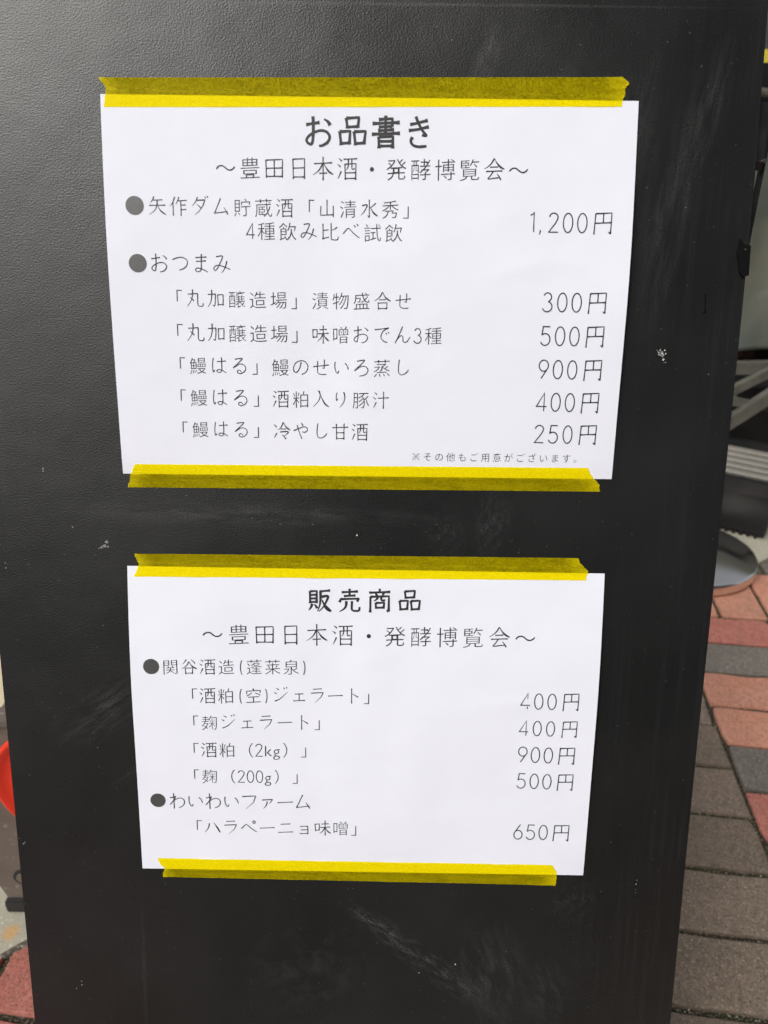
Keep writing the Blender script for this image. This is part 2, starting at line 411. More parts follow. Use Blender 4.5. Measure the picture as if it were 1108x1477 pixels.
# rear leaf leaning the other way, hinged at the top
hinge = B @ Vector((.139, YT, .012))
rear_bottom = Vector((hinge.x, hinge.y + .30, .0))
dv = (rear_bottom - hinge); Lr = dv.length; dv.normalize()
R = Matrix((( 1, dv.x, 0, hinge.x), (0, dv.y, 0, hinge.y), (0, dv.z, 0, hinge.z), (0, 0, 0, 1)))
nrm = Vector((1, 0, 0)).cross(dv)
for i in range(3): R[i][2] = nrm[i]
for xx in (-.195, .155):
    bm = bmesh.new(); box(bm, (xx, .01, -.018), (xx + .04, Lr, 0)); bm_obj('rear_leg', bm, M_blackwood, sign, R, bevel=.0015)
for yy in (.05, Lr - .2):
    bm = bmesh.new(); box(bm, (-.1545, yy, -.016), (.1545, yy + .05, -.002)); bm_obj('rear_rail', bm, M_blackwood, sign, R, bevel=.0015)
# folding stay beside the right edge, on its bolt
bm = bmesh.new()
S0, S1 = Vector((.3805, -.060, .0045)), Vector((.3690, .096, .0160))
sd = (S1 - S0).normalized(); sn = Vector((1, 0, 0)).cross(sd)
def sp(a, b, d): return S0 + sd * a + sn * b + Vector((1, 0, 0)) * d
prism(bm, [(0, -.0016), (.157, -.0016), (.157, .0016), (0, .0016)], -.0012, .0012, sp)
stay = bm_obj('folding_stay', bm, M_blacksteel, sign, B, bevel=.0005)
bm = bmesh.new()
prism(bm, [(-.006, -.030), (.0015, -.030), (.0015, .001), (-.003, .005), (-.006, .001)], 0, .0062,
      lambda a, b, d: Vector((.3658 + d, .028 + b, .0105 + a)))
bm_obj('hinge_plate', bm, M_blacksteel, sign, B, bevel=.0004)
bm = bmesh.new(); tube(bm, (.3712, .0290, .0020), (.3712, .0290, .0044), .0011, 16)
bm_obj('bolt', bm, M_steel, sign, B, smooth=False, bevel=.0003)
M_scr = Mat('dead black', (.003, .003, .003), .85, .15)
# plastic catch on the edge
bm = bmesh.new()
prism(bm, [(.3575, .0685), (.3603, .0715), (.3640, .0722), (.3645, .0885), (.3608, .0892), (.3588, .0860), (.3567, .0760)], -.0016, .010, lambda a, b, d: Vector((a + .0022, b + .003, d)))
catch = bm_obj('catch', bm, M_scr, sign, B, bevel=.0006)
bm = bmesh.new(); tube(bm, (.3630, .0775, -.0022), (.3630, .0775, -.0010), .0007, 10); bm_obj('pin', bm, M_steel, catch, B)

# paint chips and a scratch on the face
M_chip = Mat('chalk crumb', (.55, .55, .53), .9, .2)
def chip(cx_, cy_, pts, mat, name='paint_chip'):
    vs, fs = [], []
    for px, py, r in pts:
        n = random.randint(4, 6); b0 = len(vs)
        for i in range(n):
            a = 2 * math.pi * i / n + random.random(); rr = r * random.uniform(.5, 1.2)
            vs.append(Vector((cx_ + px + rr * math.cos(a), cy_ + py + rr * math.sin(a), -.00012)))
        fs.append(tuple(range(b0, b0 + n)))
    mesh_obj(name, [v * 1 for v in vs], fs, mat, panel, mw=B)
def cluster(n, w_, h_, r, slant=0):
    o_ = []
    for _ in range(n):
        a, b = random.gauss(0, .4), random.gauss(0, .4)
        o_.append((a * w_ + b * slant, b * h_, r * random.uniform(.5, 1.3)))
    return o_
chip(.3213, .1370, cluster(34, .003, .0062, .00042, .003), M_chip)
M_chip2 = Mat('dull chalk crumb', (.22, .22, .21), .9, .2)
chip(-.0132, .2555, [(0, 0, .0016), (.0012, -.0022, .0014), (-.002, .001, .001), (.002, .0005, .0008), (-.0035, .0016, .0006)], M_chip2)
chip(.1425, .2471, [(0, 0, .0007)], M_chip); chip(.3327, .4877, [(0, -.004, .0005), (-.0003, -.001, .0006), (-.0005, .003, .0005), (0, .0055, .0004)], M_chip2)
chip(-.080, .4614, [(0, 0, .0008), (.001, -.001, .0006)], M_chip2); chip(-.048, .5677, [(0, 0, .0006), (0, .003, .0007), (-.004, .006, .0006)], M_chip2)
chip(-.0477, .208, [(0, 0, .0008), (0, .0015, .0006)], M_chip2); chip(-.0322, .2439, [(0, 0, .0008)], M_chip2); chip(-.0755, .2673, [(0, 0, .0006), (0, .003, .0006)], M_chip2)
chip(.3494, .1475, [(0, 0, .0004)], M_chip2); chip(.212, .551, [(0, 0, .0006)], M_chip); chip(.187, .558, [(0, 0, .0005)], M_chip)
for _ in range(26): chip(random.uniform(-.05, .35), random.choice([random.uniform(-.04, -.014), random.uniform(.49, .6), random.uniform(.222, .258)]), [(0, 0, random.uniform(.00018, .0004))], M_chip2, 'chalk_speck')
mesh_obj('scratch', [(.3429, .102, -.0001), (.3436, .102, -.0001), (.3444, .1105, -.0001), (.3450, .1125, -.0001), (.3425, .1130, -.0001), (.3436, .1110, -.0001)],
         [(0, 1, 2, 5), (5, 2, 3, 4)], M_scr, panel, mw=B)

# ================================================================== THE TWO NOTICES
TEXT_A = [
    ('お品書き', (113.03, 10.29), (112.89, 25.67), (181.60, 10.08), (181.95, 25.64)),
    ('～豊田日本酒・発酵博覧会～', (62.75, 31.62), (62.41, 42.36), (237.11, 31.19), (237.64, 42.29)),
    ('矢作ダム貯蔵酒「山清水秀」', (24.57, 53.24), (24.12, 62.51), (170.86, 53.49), (171.02, 62.77)),
    ('4種飲み比べ試飲', (79.14, 65.64), (78.91, 75.24), (167.37, 66.17), (167.52, 75.44)),
    ('おつまみ', (24.58, 84.15), (24.13, 93.57), (69.67, 84.19), (69.40, 93.72)),
    ('「丸加醸造場」', (38.26, 103.29), (37.88, 112.45), (107.11, 103.69), (107.01, 113.00)),
    ('漬物盛合せ', (116.02, 103.59), (115.95, 112.90), (173.18, 103.73), (173.35, 112.81)),
    ('「丸加醸造場」', (37.75, 122.26), (37.35, 132.04), (107.35, 122.39), (107.25, 131.85)),
    ('味噌おでん3種', (116.00, 122.68), (115.94, 132.15), (191.17, 122.63), (191.41, 132.10)),
    ('「鰻はる」', (38.48, 141.17), (38.10, 150.51), (83.74, 141.26), (83.54, 150.48)),
    ('鰻のせいろ蒸し', (92.33, 141.73), (92.17, 151.07), (172.47, 141.07), (172.65, 150.93)),
    ('「鰻はる」', (38.13, 159.76), (37.75, 169.26), (84.13, 159.77), (83.93, 169.14)),
    ('酒粕入り豚汁', (92.18, 160.09), (92.02, 169.46), (161.21, 160.12), (161.33, 169.49)),
    ('「鰻はる」', (38.48, 178.69), (38.12, 187.80), (83.74, 178.59), (83.55, 187.70)),
    ('冷やし甘酒', (92.60, 178.90), (92.44, 188.43), (148.89, 179.09), (148.96, 188.62)),
    ('※その他もご用意がございます。', (175.68, 195.49), (175.78, 200.65), (274.14, 195.54), (274.44, 200.57)),
    ('1,200円', (239.39, 59.05), (239.94, 70.36), (285.02, 59.11), (285.83, 70.87)),
    ('300円', (248.51, 102.52), (249.09, 113.69), (284.57, 102.50), (285.38, 114.53)),
    ('500円', (248.43, 121.37), (249.01, 132.65), (284.61, 121.20), (285.43, 133.43)),
    ('900円', (248.46, 140.42), (249.03, 151.57), (284.70, 140.21), (285.51, 152.45)),
    ('400円', (248.07, 159.34), (248.63, 170.55), (284.56, 159.14), (285.37, 171.37)),
    ('250円', (248.10, 178.29), (248.66, 189.48), (284.61, 178.17), (285.39, 190.19)),
]
DOTS_A = [ (16.46, 57.65, 5.11), (16.82, 88.84, 5.06) ]
TEXT_B = [
    ('販売商品', (112.19, 282.21), (112.07, 296.51), (182.23, 282.43), (182.49, 295.45)),
    ('～豊田日本酒・発酵博覧会～', (45.86, 305.38), (45.42, 317.95), (254.63, 305.34), (255.26, 318.05)),
    ('関谷酒造(蓬莱泉)', (20.66, 328.47), (20.24, 338.04), (109.92, 328.34), (109.83, 337.95)),
    ('「酒粕(空)ジェラート」', (38.06, 347.79), (37.70, 357.55), (150.76, 347.15), (150.83, 357.14)),
    ('「麹ジェラート」', (38.22, 366.17), (37.86, 375.83), (119.07, 366.16), (119.02, 375.82)),
    ('「酒粕（2kg）」', (37.65, 385.27), (37.28, 395.13), (110.18, 385.17), (110.09, 394.98)),
    ('「麹（200g）」', (37.22, 404.17), (36.86, 413.73), (104.47, 403.94), (104.37, 413.65)),
    ('わいわいファーム', (20.16, 422.45), (19.72, 432.55), (112.51, 422.32), (112.43, 432.42)),
    ('「ハラペーニョ味噌」', (37.31, 441.48), (36.94, 451.73), (142.88, 441.20), (142.93, 451.44)),
    ('400円', (247.33, 348.22), (247.84, 359.32), (284.22, 347.92), (284.96, 360.07)),
    ('400円', (247.39, 367.01), (247.87, 377.66), (284.24, 366.81), (284.96, 378.67)),
    ('900円', (247.68, 385.26), (248.21, 396.90), (283.88, 385.51), (284.61, 397.79)),
    ('500円', (247.73, 404.47), (248.24, 415.78), (284.01, 404.48), (284.74, 416.69)),
    ('650円', (247.58, 441.94), (248.10, 453.74), (283.84, 442.01), (284.56, 454.32)),
]
DOTS_B = [ (12.69, 333.01, 5.08), (12.36, 426.87, 5.00) ]
TAPES = [
    ([(-0.57, -8.91), (1.36, -6.14), (3.29, -3.36), (2.23, 1.57), (1.76, 6.16)],
     [(286.81, -12.10), (291.00, -9.11), (289.13, -6.40), (288.65, -2.54), (287.51, 2.90)]),
    ([(8.46, 204.45), (6.35, 208.70), (5.37, 211.25), (4.33, 215.08), (2.86, 218.80)],
     [(281.62, 203.69), (283.32, 207.22), (286.50, 210.99), (289.22, 213.94), (289.92, 218.19)]),
    ([(4.90, 260.26), (5.62, 262.77), (7.60, 266.15), (6.07, 270.75), (4.13, 274.79)],
     [(278.88, 259.89), (280.42, 262.66), (282.57, 264.85), (285.69, 267.88), (285.00, 274.00)]),
    ([(9.41, 470.40), (11.32, 475.39), (14.17, 478.50), (12.91, 481.67), (12.29, 485.05)],
     [(274.60, 472.37), (276.62, 475.22), (278.08, 478.77), (278.02, 483.62), (277.80, 488.22)]),
]
PAPER_A = [ (-0.13, -0.52), (296.86, -0.16), (296.55, 210.45), (0.80, 210.45) ]
PAPER_B = [ (0.18, 268.15), (296.35, 269.58), (296.08, 480.23), (-0.99, 478.69) ]


def lerp(a, b, t): return a + (b - a) * t
class Sheet:
    """paper surface over the board; p(x,y) in metres -> height above the board (towards the viewer)"""
    def __init__(s, corners, seed):
        s.c = [Vector(c) * MM for c in corners]; s.seed = seed
        tl, tr, br_, bl = s.c; s.tl = tl; s.w = (tr - tl).length; s.h = (bl - tl).length
    def inside(s, x, y):
        tl, tr, br_, bl = s.c
        u = (x - tl.x) / (tr.x - tl.x); v = (y - tl.y) / (bl.y - tl.y)
        return u, v
    def h_at(s, x, y):
        u, v = s.inside(x, y); u = min(1, max(0, u)); v = min(1, max(0, v))
        hold = math.sin(math.pi * v) ** .8 if 0 < v < 1 else 0       # held down by tape at top and bottom
        wv = .5 + .5 * mnoise.noise(Vector((u * 2.6 + s.seed, v * 1.5, s.seed)))
        ed = (.0016 * ((1 - u) ** 7) + .0030 * (u ** 7)) * (.6 + .6 * mnoise.noise(Vector((v * 3, s.seed, 1))))            # free side edges lift a little
        cr = .0004 * math.exp(-((v - .46 - .10 * (u - .8) ** 2 * 8 + .05 * math.sin(u * 9)) / .012) ** 2) * math.exp(-((u - .82) / .10) ** 2)
        return .00035 + cr + hold * (.0036 * wv + ed) + .0012 * (1 - abs(2 * u - 1)) * mnoise.noise(Vector((u * 9, v * 3, s.seed + 4))) * .6 * hold
    def build(s, root):
        nx, ny = 72, 52; vs, fs = [], []
        tl, tr, br_, bl = s.c
        for side in (0, 1):
            for j in range(ny + 1):
                for i in range(nx + 1):
                    u, v = i / nx, j / ny
                    p = (tl.lerp(tr, u)).lerp(bl.lerp(br_, u), v)
                    p.x += .00045 * math.sin(math.pi * v) * (u - .5) * 2 * math.sin(3 * v + s.seed)
                    vs.append((p.x, p.y, -s.h_at(p.x, p.y) + side * .00012))
        N = (nx + 1) * (ny + 1); idx = lambda i, j, o=0: o + j * (nx + 1) + i
        for o_ in (0, N):
            for j in range(ny):
                for i in range(nx): fs.append((idx(i, j, o_), idx(i + 1, j, o_), idx(i + 1, j + 1, o_), idx(i, j + 1, o_)))
        for i in range(nx): fs += [(idx(i, 0), idx(i, 0, N), idx(i + 1, 0, N), idx(i + 1, 0)), (idx(i, ny), idx(i + 1, ny), idx(i + 1, ny, N), idx(i, ny, N))]
        for j in range(ny): fs += [(idx(0, j), idx(0, j + 1), idx(0, j + 1, N), idx(0, j, N)), (idx(nx, j), idx(nx, j, N), idx(nx, j + 1, N), idx(nx, j + 1))]
        o = mesh_obj('paper_sheet', vs, fs, M_paper, root, smooth=True, mw=B)
        o.data.set_sharp_from_angle(angle=.6)
        return o

# ---- glyphs: outlines from Blender's own built-in font, made thinner and slanted like brush-pen print
GC = {}
def tri_area(V, F):
    a = 0
    for f in F:
        for i in range(1, len(f) - 1):
            p, q, r = V[f[0]], V[f[i]], V[f[i + 1]]; a += abs((q[0] - p[0]) * (r[1] - p[1]) - (r[0] - p[0]) * (q[1] - p[1])) / 2
    return a
def glyph(ch, off):
    """outline at the wanted weight; where the thinned outline does not fill cleanly take the nearest weight that does"""
    k = (ch, round(off, 4))
    if k in GC: return GC[k]
    if off >= 0: return raw_glyph(ch, off)
    ref = tri_area(*raw_glyph(ch, 0.0))
    best = None
    for d in (0, .0007, -.0006, .0014, -.0012, .0021, .0030, .0040, .0055):
        o_ = min(0, off + d); g_ = raw_glyph(ch, o_)
        exp_ = max(.1, 1 + o_ / .034)                    # a stem of .068 em loses 2*offset
        err = abs(tri_area(*g_) / ref - exp_)
        if best is None or err < best[0] - .03: best = (err, g_)
        if err < .10: best = (err, g_); break
    GC[k] = best[1]; return best[1]
def raw_glyph(ch, off):
    k = (ch, round(off, 4), 'raw')
    if k in GC: return GC[k]
    cu = bpy.data.curves.new('glyph', 'FONT'); cu.body = ch; cu.offset = off; cu.resolution_u = 3; cu.fill_mode = 'FRONT'
    ob = bpy.data.objects.new('glyph', cu); COL.objects.link(ob)
    me = ob.to_mesh(); V = [(v.co.x, v.co.y) for v in me.vertices]; F = [tuple(p.vertices) for p in me.polygons]
    ob.to_mesh_clear(); bpy.data.objects.remove(ob); bpy.data.curves.remove(cu)
    GC[k] = (V, F); return GC[k]
def arc(cx_, cy_, rx, ry, a0, a1, n=18):
    return [(cx_ + rx * math.cos(math.radians(lerp(a0, a1, i / n))), cy_ + ry * math.sin(math.radians(lerp(a0, a1, i / n)))) for i in range(n + 1)]
DIG = {  # slim monoline numerals in a 0.5 x 0.8 box
    '0': [arc(.25, .38, .195, .385, 90, 450, 36)],
    '1': [[(.12, .66), (.20, .70), (.27, .765), (.27, -.005)]],
    '2': [arc(.245, .57, .185, .195, 168, 12, 12) + [(.40, .50), (.30, .33), (.055, .0), (.45, .0)]],
    '3': [arc(.23, .585, .165, .18, 160, -78, 16), arc(.225, .195, .205, .21, 82, -160, 18)],
    '4': [[(.47, .19), (.035, .19), (.36, .77), (.36, -.01)]],
    '5': [[(.42, .765), (.13, .765), (.09, .43)] + arc(.23, .235, .205, .245, 125, -155, 20)],
    '6': [[(.34, .77), (.24, .62), (.12, .40)] + arc(.245, .225, .195, .235, 150, -210, 30)],
    '9': [[(.16, -.01), (.26, .14), (.38, .36)] + arc(.255, .535, .195, .235, -30, -390, 30)],
    ',': [[(.13, .07), (.15, .03), (.11, -.10)]],
    '(': [arc(.56, .35, .30, .62, 135, 225, 14)], ')': [arc(-.06, .35, .30, .62, 45, -45, 14)],
}
def stroke(pts, wd):
    V, F = [], []
    for i, p in enumerate(pts):
        a = Vector(pts[max(0, i - 1)]); b = Vector(pts[min(len(pts) - 1, i + 1)]); p = Vector(p)
        if 0 < i < len(pts) - 1:
            d1 = (p - a).normalized(); d2 = (b - p).normalized(); d = (d1 + d2)
            d = d.normalized() if d.length > 1e-4 else d1
            k = 1 / max(.55, d.dot(d1))
        else: d = (b - a).normalized(); k = 1
        n = Vector((-d.y, d.x)) * wd * .5 * k
        V += [tuple(p + n), tuple(p - n)]
    for i in range(len(pts) - 1): F.append((2 * i, 2 * i + 2, 2 * i + 3, 2 * i + 1))
    return V, F
K_ = {  # brush-style stroke skeletons on a 100 grid: 'h' heavy stops, 'p' tapering sweep, 'd' swelling dot
    '円': [('h', [(20, 77), (18, 30), (16, -7)]), ('h', [(20, 76), (87, 80), (86, 30), (85, -4)]), ('p', [(85, -4), (75, 4)]), ('h', [(53, 77), (53, 40)]), ('h', [(20, 38), (85, 41)])],
    '品': [('h', [(30, 82), (34, 51)]), ('h', [(30, 81), (71, 84), (67, 53)]), ('h', [(34, 55), (67, 57)]), ('h', [(9, 42), (14, 1)]), ('h', [(9, 41), (43, 43), (40, 4)]), ('h', [(14, 6), (40, 8)]), ('h', [(55, 42), (60, 1)]), ('h', [(55, 41), (92, 43), (87, 4)]), ('h', [(60, 6), (87, 8)])],
    '書': [('h', [(27, 78), (71, 81), (69, 57)]), ('h', [(7, 66), (94, 70)]), ('h', [(27, 56), (70, 58)]), ('h', [(25, 45), (76, 48)]), ('h', [(49, 90), (49, 37)]), ('h', [(5, 34), (95, 38)]), ('h', [(27, 27), (28, -8)]), ('h', [(27, 26), (73, 28), (72, -8)]), ('h', [(28, 13), (72, 14)]), ('h', [(28, -1), (72, 0)])],
    'お': [('h', [(9, 61), (32, 65), (52, 68)]), ('s', [(31, 86), (32, 60), (31, 24), (27, 5), (17, 5), (10, 14), (16, 26), (34, 38), (56, 44), (74, 40), (84, 26), (78, 10), (62, 0), (50, -2)]), ('d', [(66, 78), (78, 71), (86, 60)])],
    'き': [('h', [(20, 64), (46, 69), (76, 77)]), ('h', [(16, 46), (46, 50), (80, 58)]), ('s', [(38, 88), (48, 66), (60, 46), (72, 32), (58, 33)]), ('s', [(28, 27), (23, 14), (30, 3), (48, -2), (74, 0)])],
    '販': [('h', [(11, 80), (12, 29)]), ('h', [(11, 79), (39, 81), (38, 30)]), ('h', [(12, 64), (38, 65)]), ('h', [(12, 49), (38, 50)]), ('h', [(12, 34), (38, 35)]), ('p', [(20, 27), (15, 12), (5, -1)]), ('d', [(29, 25), (36, 16), (40, 8)]), ('h', [(50, 79), (93, 83)]), ('p', [(54, 79), (54, 52), (51, 22), (41, -5)]), ('p', [(57, 56), (84, 59), (76, 34), (64, 12), (46, -6)]), ('p2', [(60, 44), (70, 22), (82, 6), (98, -5)])],
    '売': [('h', [(18, 76), (84, 80)]), ('h', [(50, 91), (50, 62)]), ('h', [(27, 60), (74, 63)]), ('d', [(13, 50), (12, 42), (9, 34)]), ('h', [(14, 47), (89, 50), (80, 37)]), ('p', [(37, 39), (35, 18), (26, 5), (8, -6)]), ('s', [(60, 39), (59, 8), (63, 0), (74, -2), (88, 0), (91, 15)])],
    '商': [('h', [(50, 92), (50, 79)]), ('h', [(7, 75), (93, 79)]), ('d', [(32, 73), (36, 68), (39, 62)]), ('p', [(67, 75), (60, 62)]), ('h', [(13, 59), (12, -8)]), ('h', [(13, 58), (88, 61), (87, -4)]), ('p', [(87, -4), (78, 3)]), ('p', [(42, 56), (38, 48), (27, 40)]), ('s', [(57, 57), (57, 47), (61, 43), (73, 44)]), ('h', [(34, 33), (36, 8)]), ('h', [(34, 32), (69, 34), (66, 9)]), ('h', [(36, 12), (66, 13)])],
    '日': [('h', [(24, 79), (25, -6)]), ('h', [(24, 78), (77, 81), (76, -6)]), ('h', [(25, 40), (76, 42)]), ('h', [(25, 2), (76, 3)])],
    '田': [('h', [(12, 74), (14, -3)]), ('h', [(12, 73), (88, 76), (86, -2)]), ('h', [(50, 74), (50, 4)]), ('h', [(14, 38), (86, 40)]), ('h', [(14, 3), (86, 4)])],
    '本': [('h', [(9, 60), (91, 65)]), ('h', [(50, 90), (50, -10)]), ('p', [(48, 62), (38, 42), (24, 26), (4, 12)]), ('p2', [(53, 62), (64, 42), (78, 26), (97, 14)]), ('h', [(32, 19), (68, 21)])],
    '山': [('h', [(50, 85), (50, 8)]), ('h', [(17, 52), (15, 5), (84, 9)]), ('h', [(84, 54), (84, -3)])],
    '丸': [('p', [(38, 88), (38, 60), (28, 26), (6, -4)]), ('h', [(12, 62), (66, 66)]), ('s', [(66, 66), (65, 20), (68, 2), (78, -2), (92, 0), (95, 16)]), ('d', [(22, 46), (36, 36), (44, 26)])],
    '加': [('h', [(6, 62), (48, 65)]), ('s', [(48, 65), (46, 26), (42, 2), (32, 6)]), ('p', [(28, 88), (27, 50), (20, 20), (4, -4)]), ('h', [(60, 62), (62, 4)]), ('h', [(60, 61), (91, 63), (89, 5)]), ('h', [(62, 9), (89, 10)])],
    '入': [('p', [(40, 86), (46, 60), (34, 28), (6, -2)]), ('h', [(34, 86), (44, 84)]), ('p2', [(46, 68), (58, 40), (74, 14), (96, -2)])],
    '合': [('p', [(50, 88), (38, 66), (24, 52), (5, 40)]), ('p2', [(52, 86), (62, 66), (78, 50), (97, 40)]), ('h', [(32, 46), (68, 48)]), ('h', [(25, 30), (28, -6)]), ('h', [(25, 29), (76, 31), (73, -5)]), ('h', [(28, -1), (73, 0)])],
    '甘': [('h', [(6, 62), (94, 66)]), ('h', [(28, 84), (29, -4)]), ('h', [(71, 85), (70, -4)]), ('h', [(29, 34), (70, 35)]), ('h', [(29, 2), (70, 3)])],
    '汁': [('d', [(14, 82), (22, 76), (27, 70)]), ('d', [(6, 56), (15, 50), (20, 44)]), ('p', [(24, 28), (16, 10), (8, -4)]), ('h', [(34, 50), (95, 53)]), ('h', [(65, 86), (65, -8)])],
    '矢': [('p', [(32, 88), (26, 72), (14, 56)]), ('h', [(28, 69), (78, 72)]), ('h', [(7, 42), (93, 45)]), ('p', [(50, 70), (48, 44), (36, 18), (6, -5)]), ('p2', [(52, 42), (62, 22), (76, 8), (96, -5)])],
    '冷': [('d', [(8, 76), (16, 68), (22, 60)]), ('p', [(24, 28), (16, 14), (8, 2)]), ('p', [(60, 88), (52, 68), (42, 54), (28, 44)]), ('p2', [(62, 86), (72, 66), (84, 54), (98, 44)]), ('h', [(46, 50), (74, 51)]), ('p', [(42, 34), (86, 36), (76, 20), (60, 8)]), ('d', [(52, 18), (64, 8), (74, -6)])],
    '味': [('h', [(8, 66), (11, 20)]), ('h', [(8, 65), (33, 67), (31, 24)]), ('h', [(11, 26), (31, 27)]), ('h', [(46, 66), (86, 68)]), ('h', [(38, 44), (95, 47)]), ('h', [(66, 88), (66, -8)]), ('p', [(64, 44), (56, 26), (46, 14), (34, 4)]), ('p2', [(68, 44), (76, 26), (86, 14), (99, 6)])],
    '会': [('p', [(50, 88), (38, 68), (24, 54), (5, 42)]), ('p2', [(52, 86), (62, 68), (78, 52), (97, 42)]), ('h', [(32, 50), (68, 52)]), ('h', [(14, 32), (88, 35)]), ('s', [(46, 33), (36, 16), (24, 0), (50, 3), (74, 6)]), ('d', [(64, 22), (74, 10), (82, -4)])],
    '比': [('h', [(12, 82), (13, 6)]), ('h', [(14, 48), (42, 51)]), ('h', [(8, 4), (44, 14)]), ('p', [(88, 66), (76, 56), (58, 48)]), ('s', [(56, 86), (56, 14), (60, 2), (74, 0), (90, 2), (94, 18)])],
    '作': [('p', [(30, 88), (22, 66), (14, 52), (3, 40)]), ('h', [(20, 60), (20, -8)]), ('p', [(52, 88), (46, 70), (34, 50)]), ('h', [(46, 68), (94, 71)]), ('h', [(62, 69), (62, -8)]), ('h', [(62, 46), (88, 48)]), ('h', [(62, 23), (90, 25)])],
    '酒': [('d', [(10, 84), (18, 78), (24, 72)]), ('d', [(4, 58), (12, 53), (18, 47)]), ('p', [(22, 30), (14, 12), (6, -4)]), ('h', [(32, 80), (94, 83)]), ('h', [(38, 60), (40, -8)]), ('h', [(38, 59), (89, 62), (87, -8)]), ('p', [(54, 81), (54, 56), (50, 42), (44, 34)]), ('s', [(70, 81), (70, 44), (74, 38), (84, 40)]), ('h', [(40, 22), (87, 23)]), ('h', [(40, -2), (87, -1)])],
    'つ': [('s', [(10, 58), (34, 68), (60, 70), (82, 58), (84, 38), (68, 18), (42, 8)])],
    'ま': [('h', [(22, 70), (78, 74)]), ('h', [(24, 52), (74, 55)]), ('s', [(52, 88), (51, 60), (50, 24), (44, 6), (30, 2), (20, 10), (30, 20), (50, 16), (70, 8), (82, 0)])],
    'み': [('s', [(22, 76), (44, 80), (54, 77), (44, 52), (28, 22), (16, 10), (8, 18), (18, 32), (40, 34), (66, 26), (92, 15)]), ('p', [(75, 56), (70, 36), (60, 14), (46, -2)])],
    'は': [('s', [(20, 82), (16, 54), (15, 26), (19, 5), (27, 16)]), ('h', [(40, 62), (90, 66)]), ('s', [(66, 86), (67, 50), (66, 20), (60, 4), (46, 3), (38, 11), (50, 19), (70, 13), (90, 1)])],
    'る': [('s', [(24, 76), (48, 80), (66, 80), (50, 62), (28, 42), (14, 28), (30, 38), (52, 50), (74, 46), (85, 28), (76, 8), (56, -3), (40, 1), (38, 12), (50, 16), (60, 6)])],
    'の': [('s', [(52, 70), (48, 48), (38, 24), (24, 12), (12, 22), (12, 44), (26, 66), (50, 76), (74, 70), (88, 50), (86, 28), (72, 10), (54, 2)])],
    'せ': [('h', [(8, 44), (92, 54)]), ('s', [(68, 82), (68, 54), (66, 36), (57, 39)]), ('s', [(32, 74), (31, 40), (32, 14), (42, 4), (60, 2), (80, 4)])],
    'い': [('s', [(16, 70), (15, 42), (20, 20), (30, 10), (37, 24)]), ('s', [(70, 64), (82, 50), (88, 30)])],
    'ろ': [('s', [(26, 74), (50, 79), (66, 79), (50, 60), (28, 40), (12, 24), (30, 36), (52, 48), (74, 44), (85, 28), (76, 8), (56, -2), (38, -5)])],
    'し': [('s', [(34, 84), (30, 50), (30, 22), (38, 6), (54, 4), (72, 14), (84, 30)])],
    'や': [('s', [(8, 42), (36, 54), (64, 64), (82, 58), (84, 44), (70, 34), (56, 37)]), ('d', [(50, 86), (56, 78), (60, 70)]), ('s', [(28, 74), (36, 44), (46, 16), (54, -4)])],
    'り': [('s', [(28, 78), (24, 54), (26, 34), (33, 46)]), ('p', [(66, 82), (72, 54), (64, 22), (42, -6)])],
    'わ': [('h', [(30, 88), (30, -6)]), ('s', [(10, 60), (34, 66), (40, 67), (28, 44), (8, 18), (30, 42), (56, 58), (80, 54), (88, 34), (78, 12), (56, 0)])],
    'べ': [('s', [(6, 32), (22, 50), (34, 60), (46, 52), (66, 32), (94, 12)]), ('d', [(64, 78), (72, 67)]), ('d', [(79, 84), (87, 73)])],
    'ペ': [('s', [(6, 32), (22, 50), (34, 60), (46, 52), (66, 32), (94, 12)]), ('s', [(72, 76), (78, 84), (86, 80), (86, 71), (78, 67), (72, 76)])],
    'で': [('h', [(10, 68), (88, 78)]), ('s', [(84, 77), (58, 62), (46, 40), (48, 20), (62, 6), (80, 2)]), ('d', [(70, 52), (76, 44)]), ('d', [(82, 58), (88, 50)])],
    'ん': [('s', [(50, 86), (36, 52), (22, 22), (10, -2), (26, 24), (42, 38), (52, 30), (54, 10), (64, 2), (78, 10), (92, 32)])],
    'ダ': [('p', [(38, 88), (28, 66), (10, 44)]), ('k', [(32, 72), (78, 75), (66, 44), (46, 18), (20, -4)]), ('d', [(34, 52), (48, 40), (58, 30)]), ('d', [(77, 92), (83, 83)]), ('d', [(89, 96), (95, 87)])],
    'ム': [('h', [(48, 84), (14, 8)]), ('h', [(12, 8), (84, 17)]), ('d', [(64, 38), (76, 20), (86, 2)])],
    'ジ': [('d', [(22, 84), (38, 74)]), ('d', [(10, 60), (26, 50)]), ('p', [(14, 4), (46, 20), (90, 62)]), ('d', [(66, 88), (72, 79)]), ('d', [(80, 92), (87, 83)])],
    'ェ': [('h', [(26, 48), (74, 50)]), ('h', [(50, 49), (50, 8)]), ('h', [(16, 6), (84, 9)])],
    'ラ': [('h', [(26, 78), (76, 81)]), ('k', [(14, 54), (84, 58), (70, 28), (36, -4)])],
    'ト': [('h', [(38, 86), (38, -6)]), ('d', [(40, 54), (58, 44), (76, 33)])],
    'ー': [('h', [(8, 37), (92, 42)])],
    'フ': [('k', [(12, 72), (86, 76), (72, 36), (30, -4)])],
    'ァ': [('k', [(22, 52), (80, 56), (68, 38), (58, 32)]), ('p', [(50, 44), (44, 20), (28, 0)])],
    'ハ': [('p', [(34, 64), (26, 34), (6, 6)]), ('p2', [(60, 68), (76, 40), (94, 6)])],
    'ニ': [('h', [(22, 64), (78, 67)]), ('h', [(8, 11), (92, 15)])],
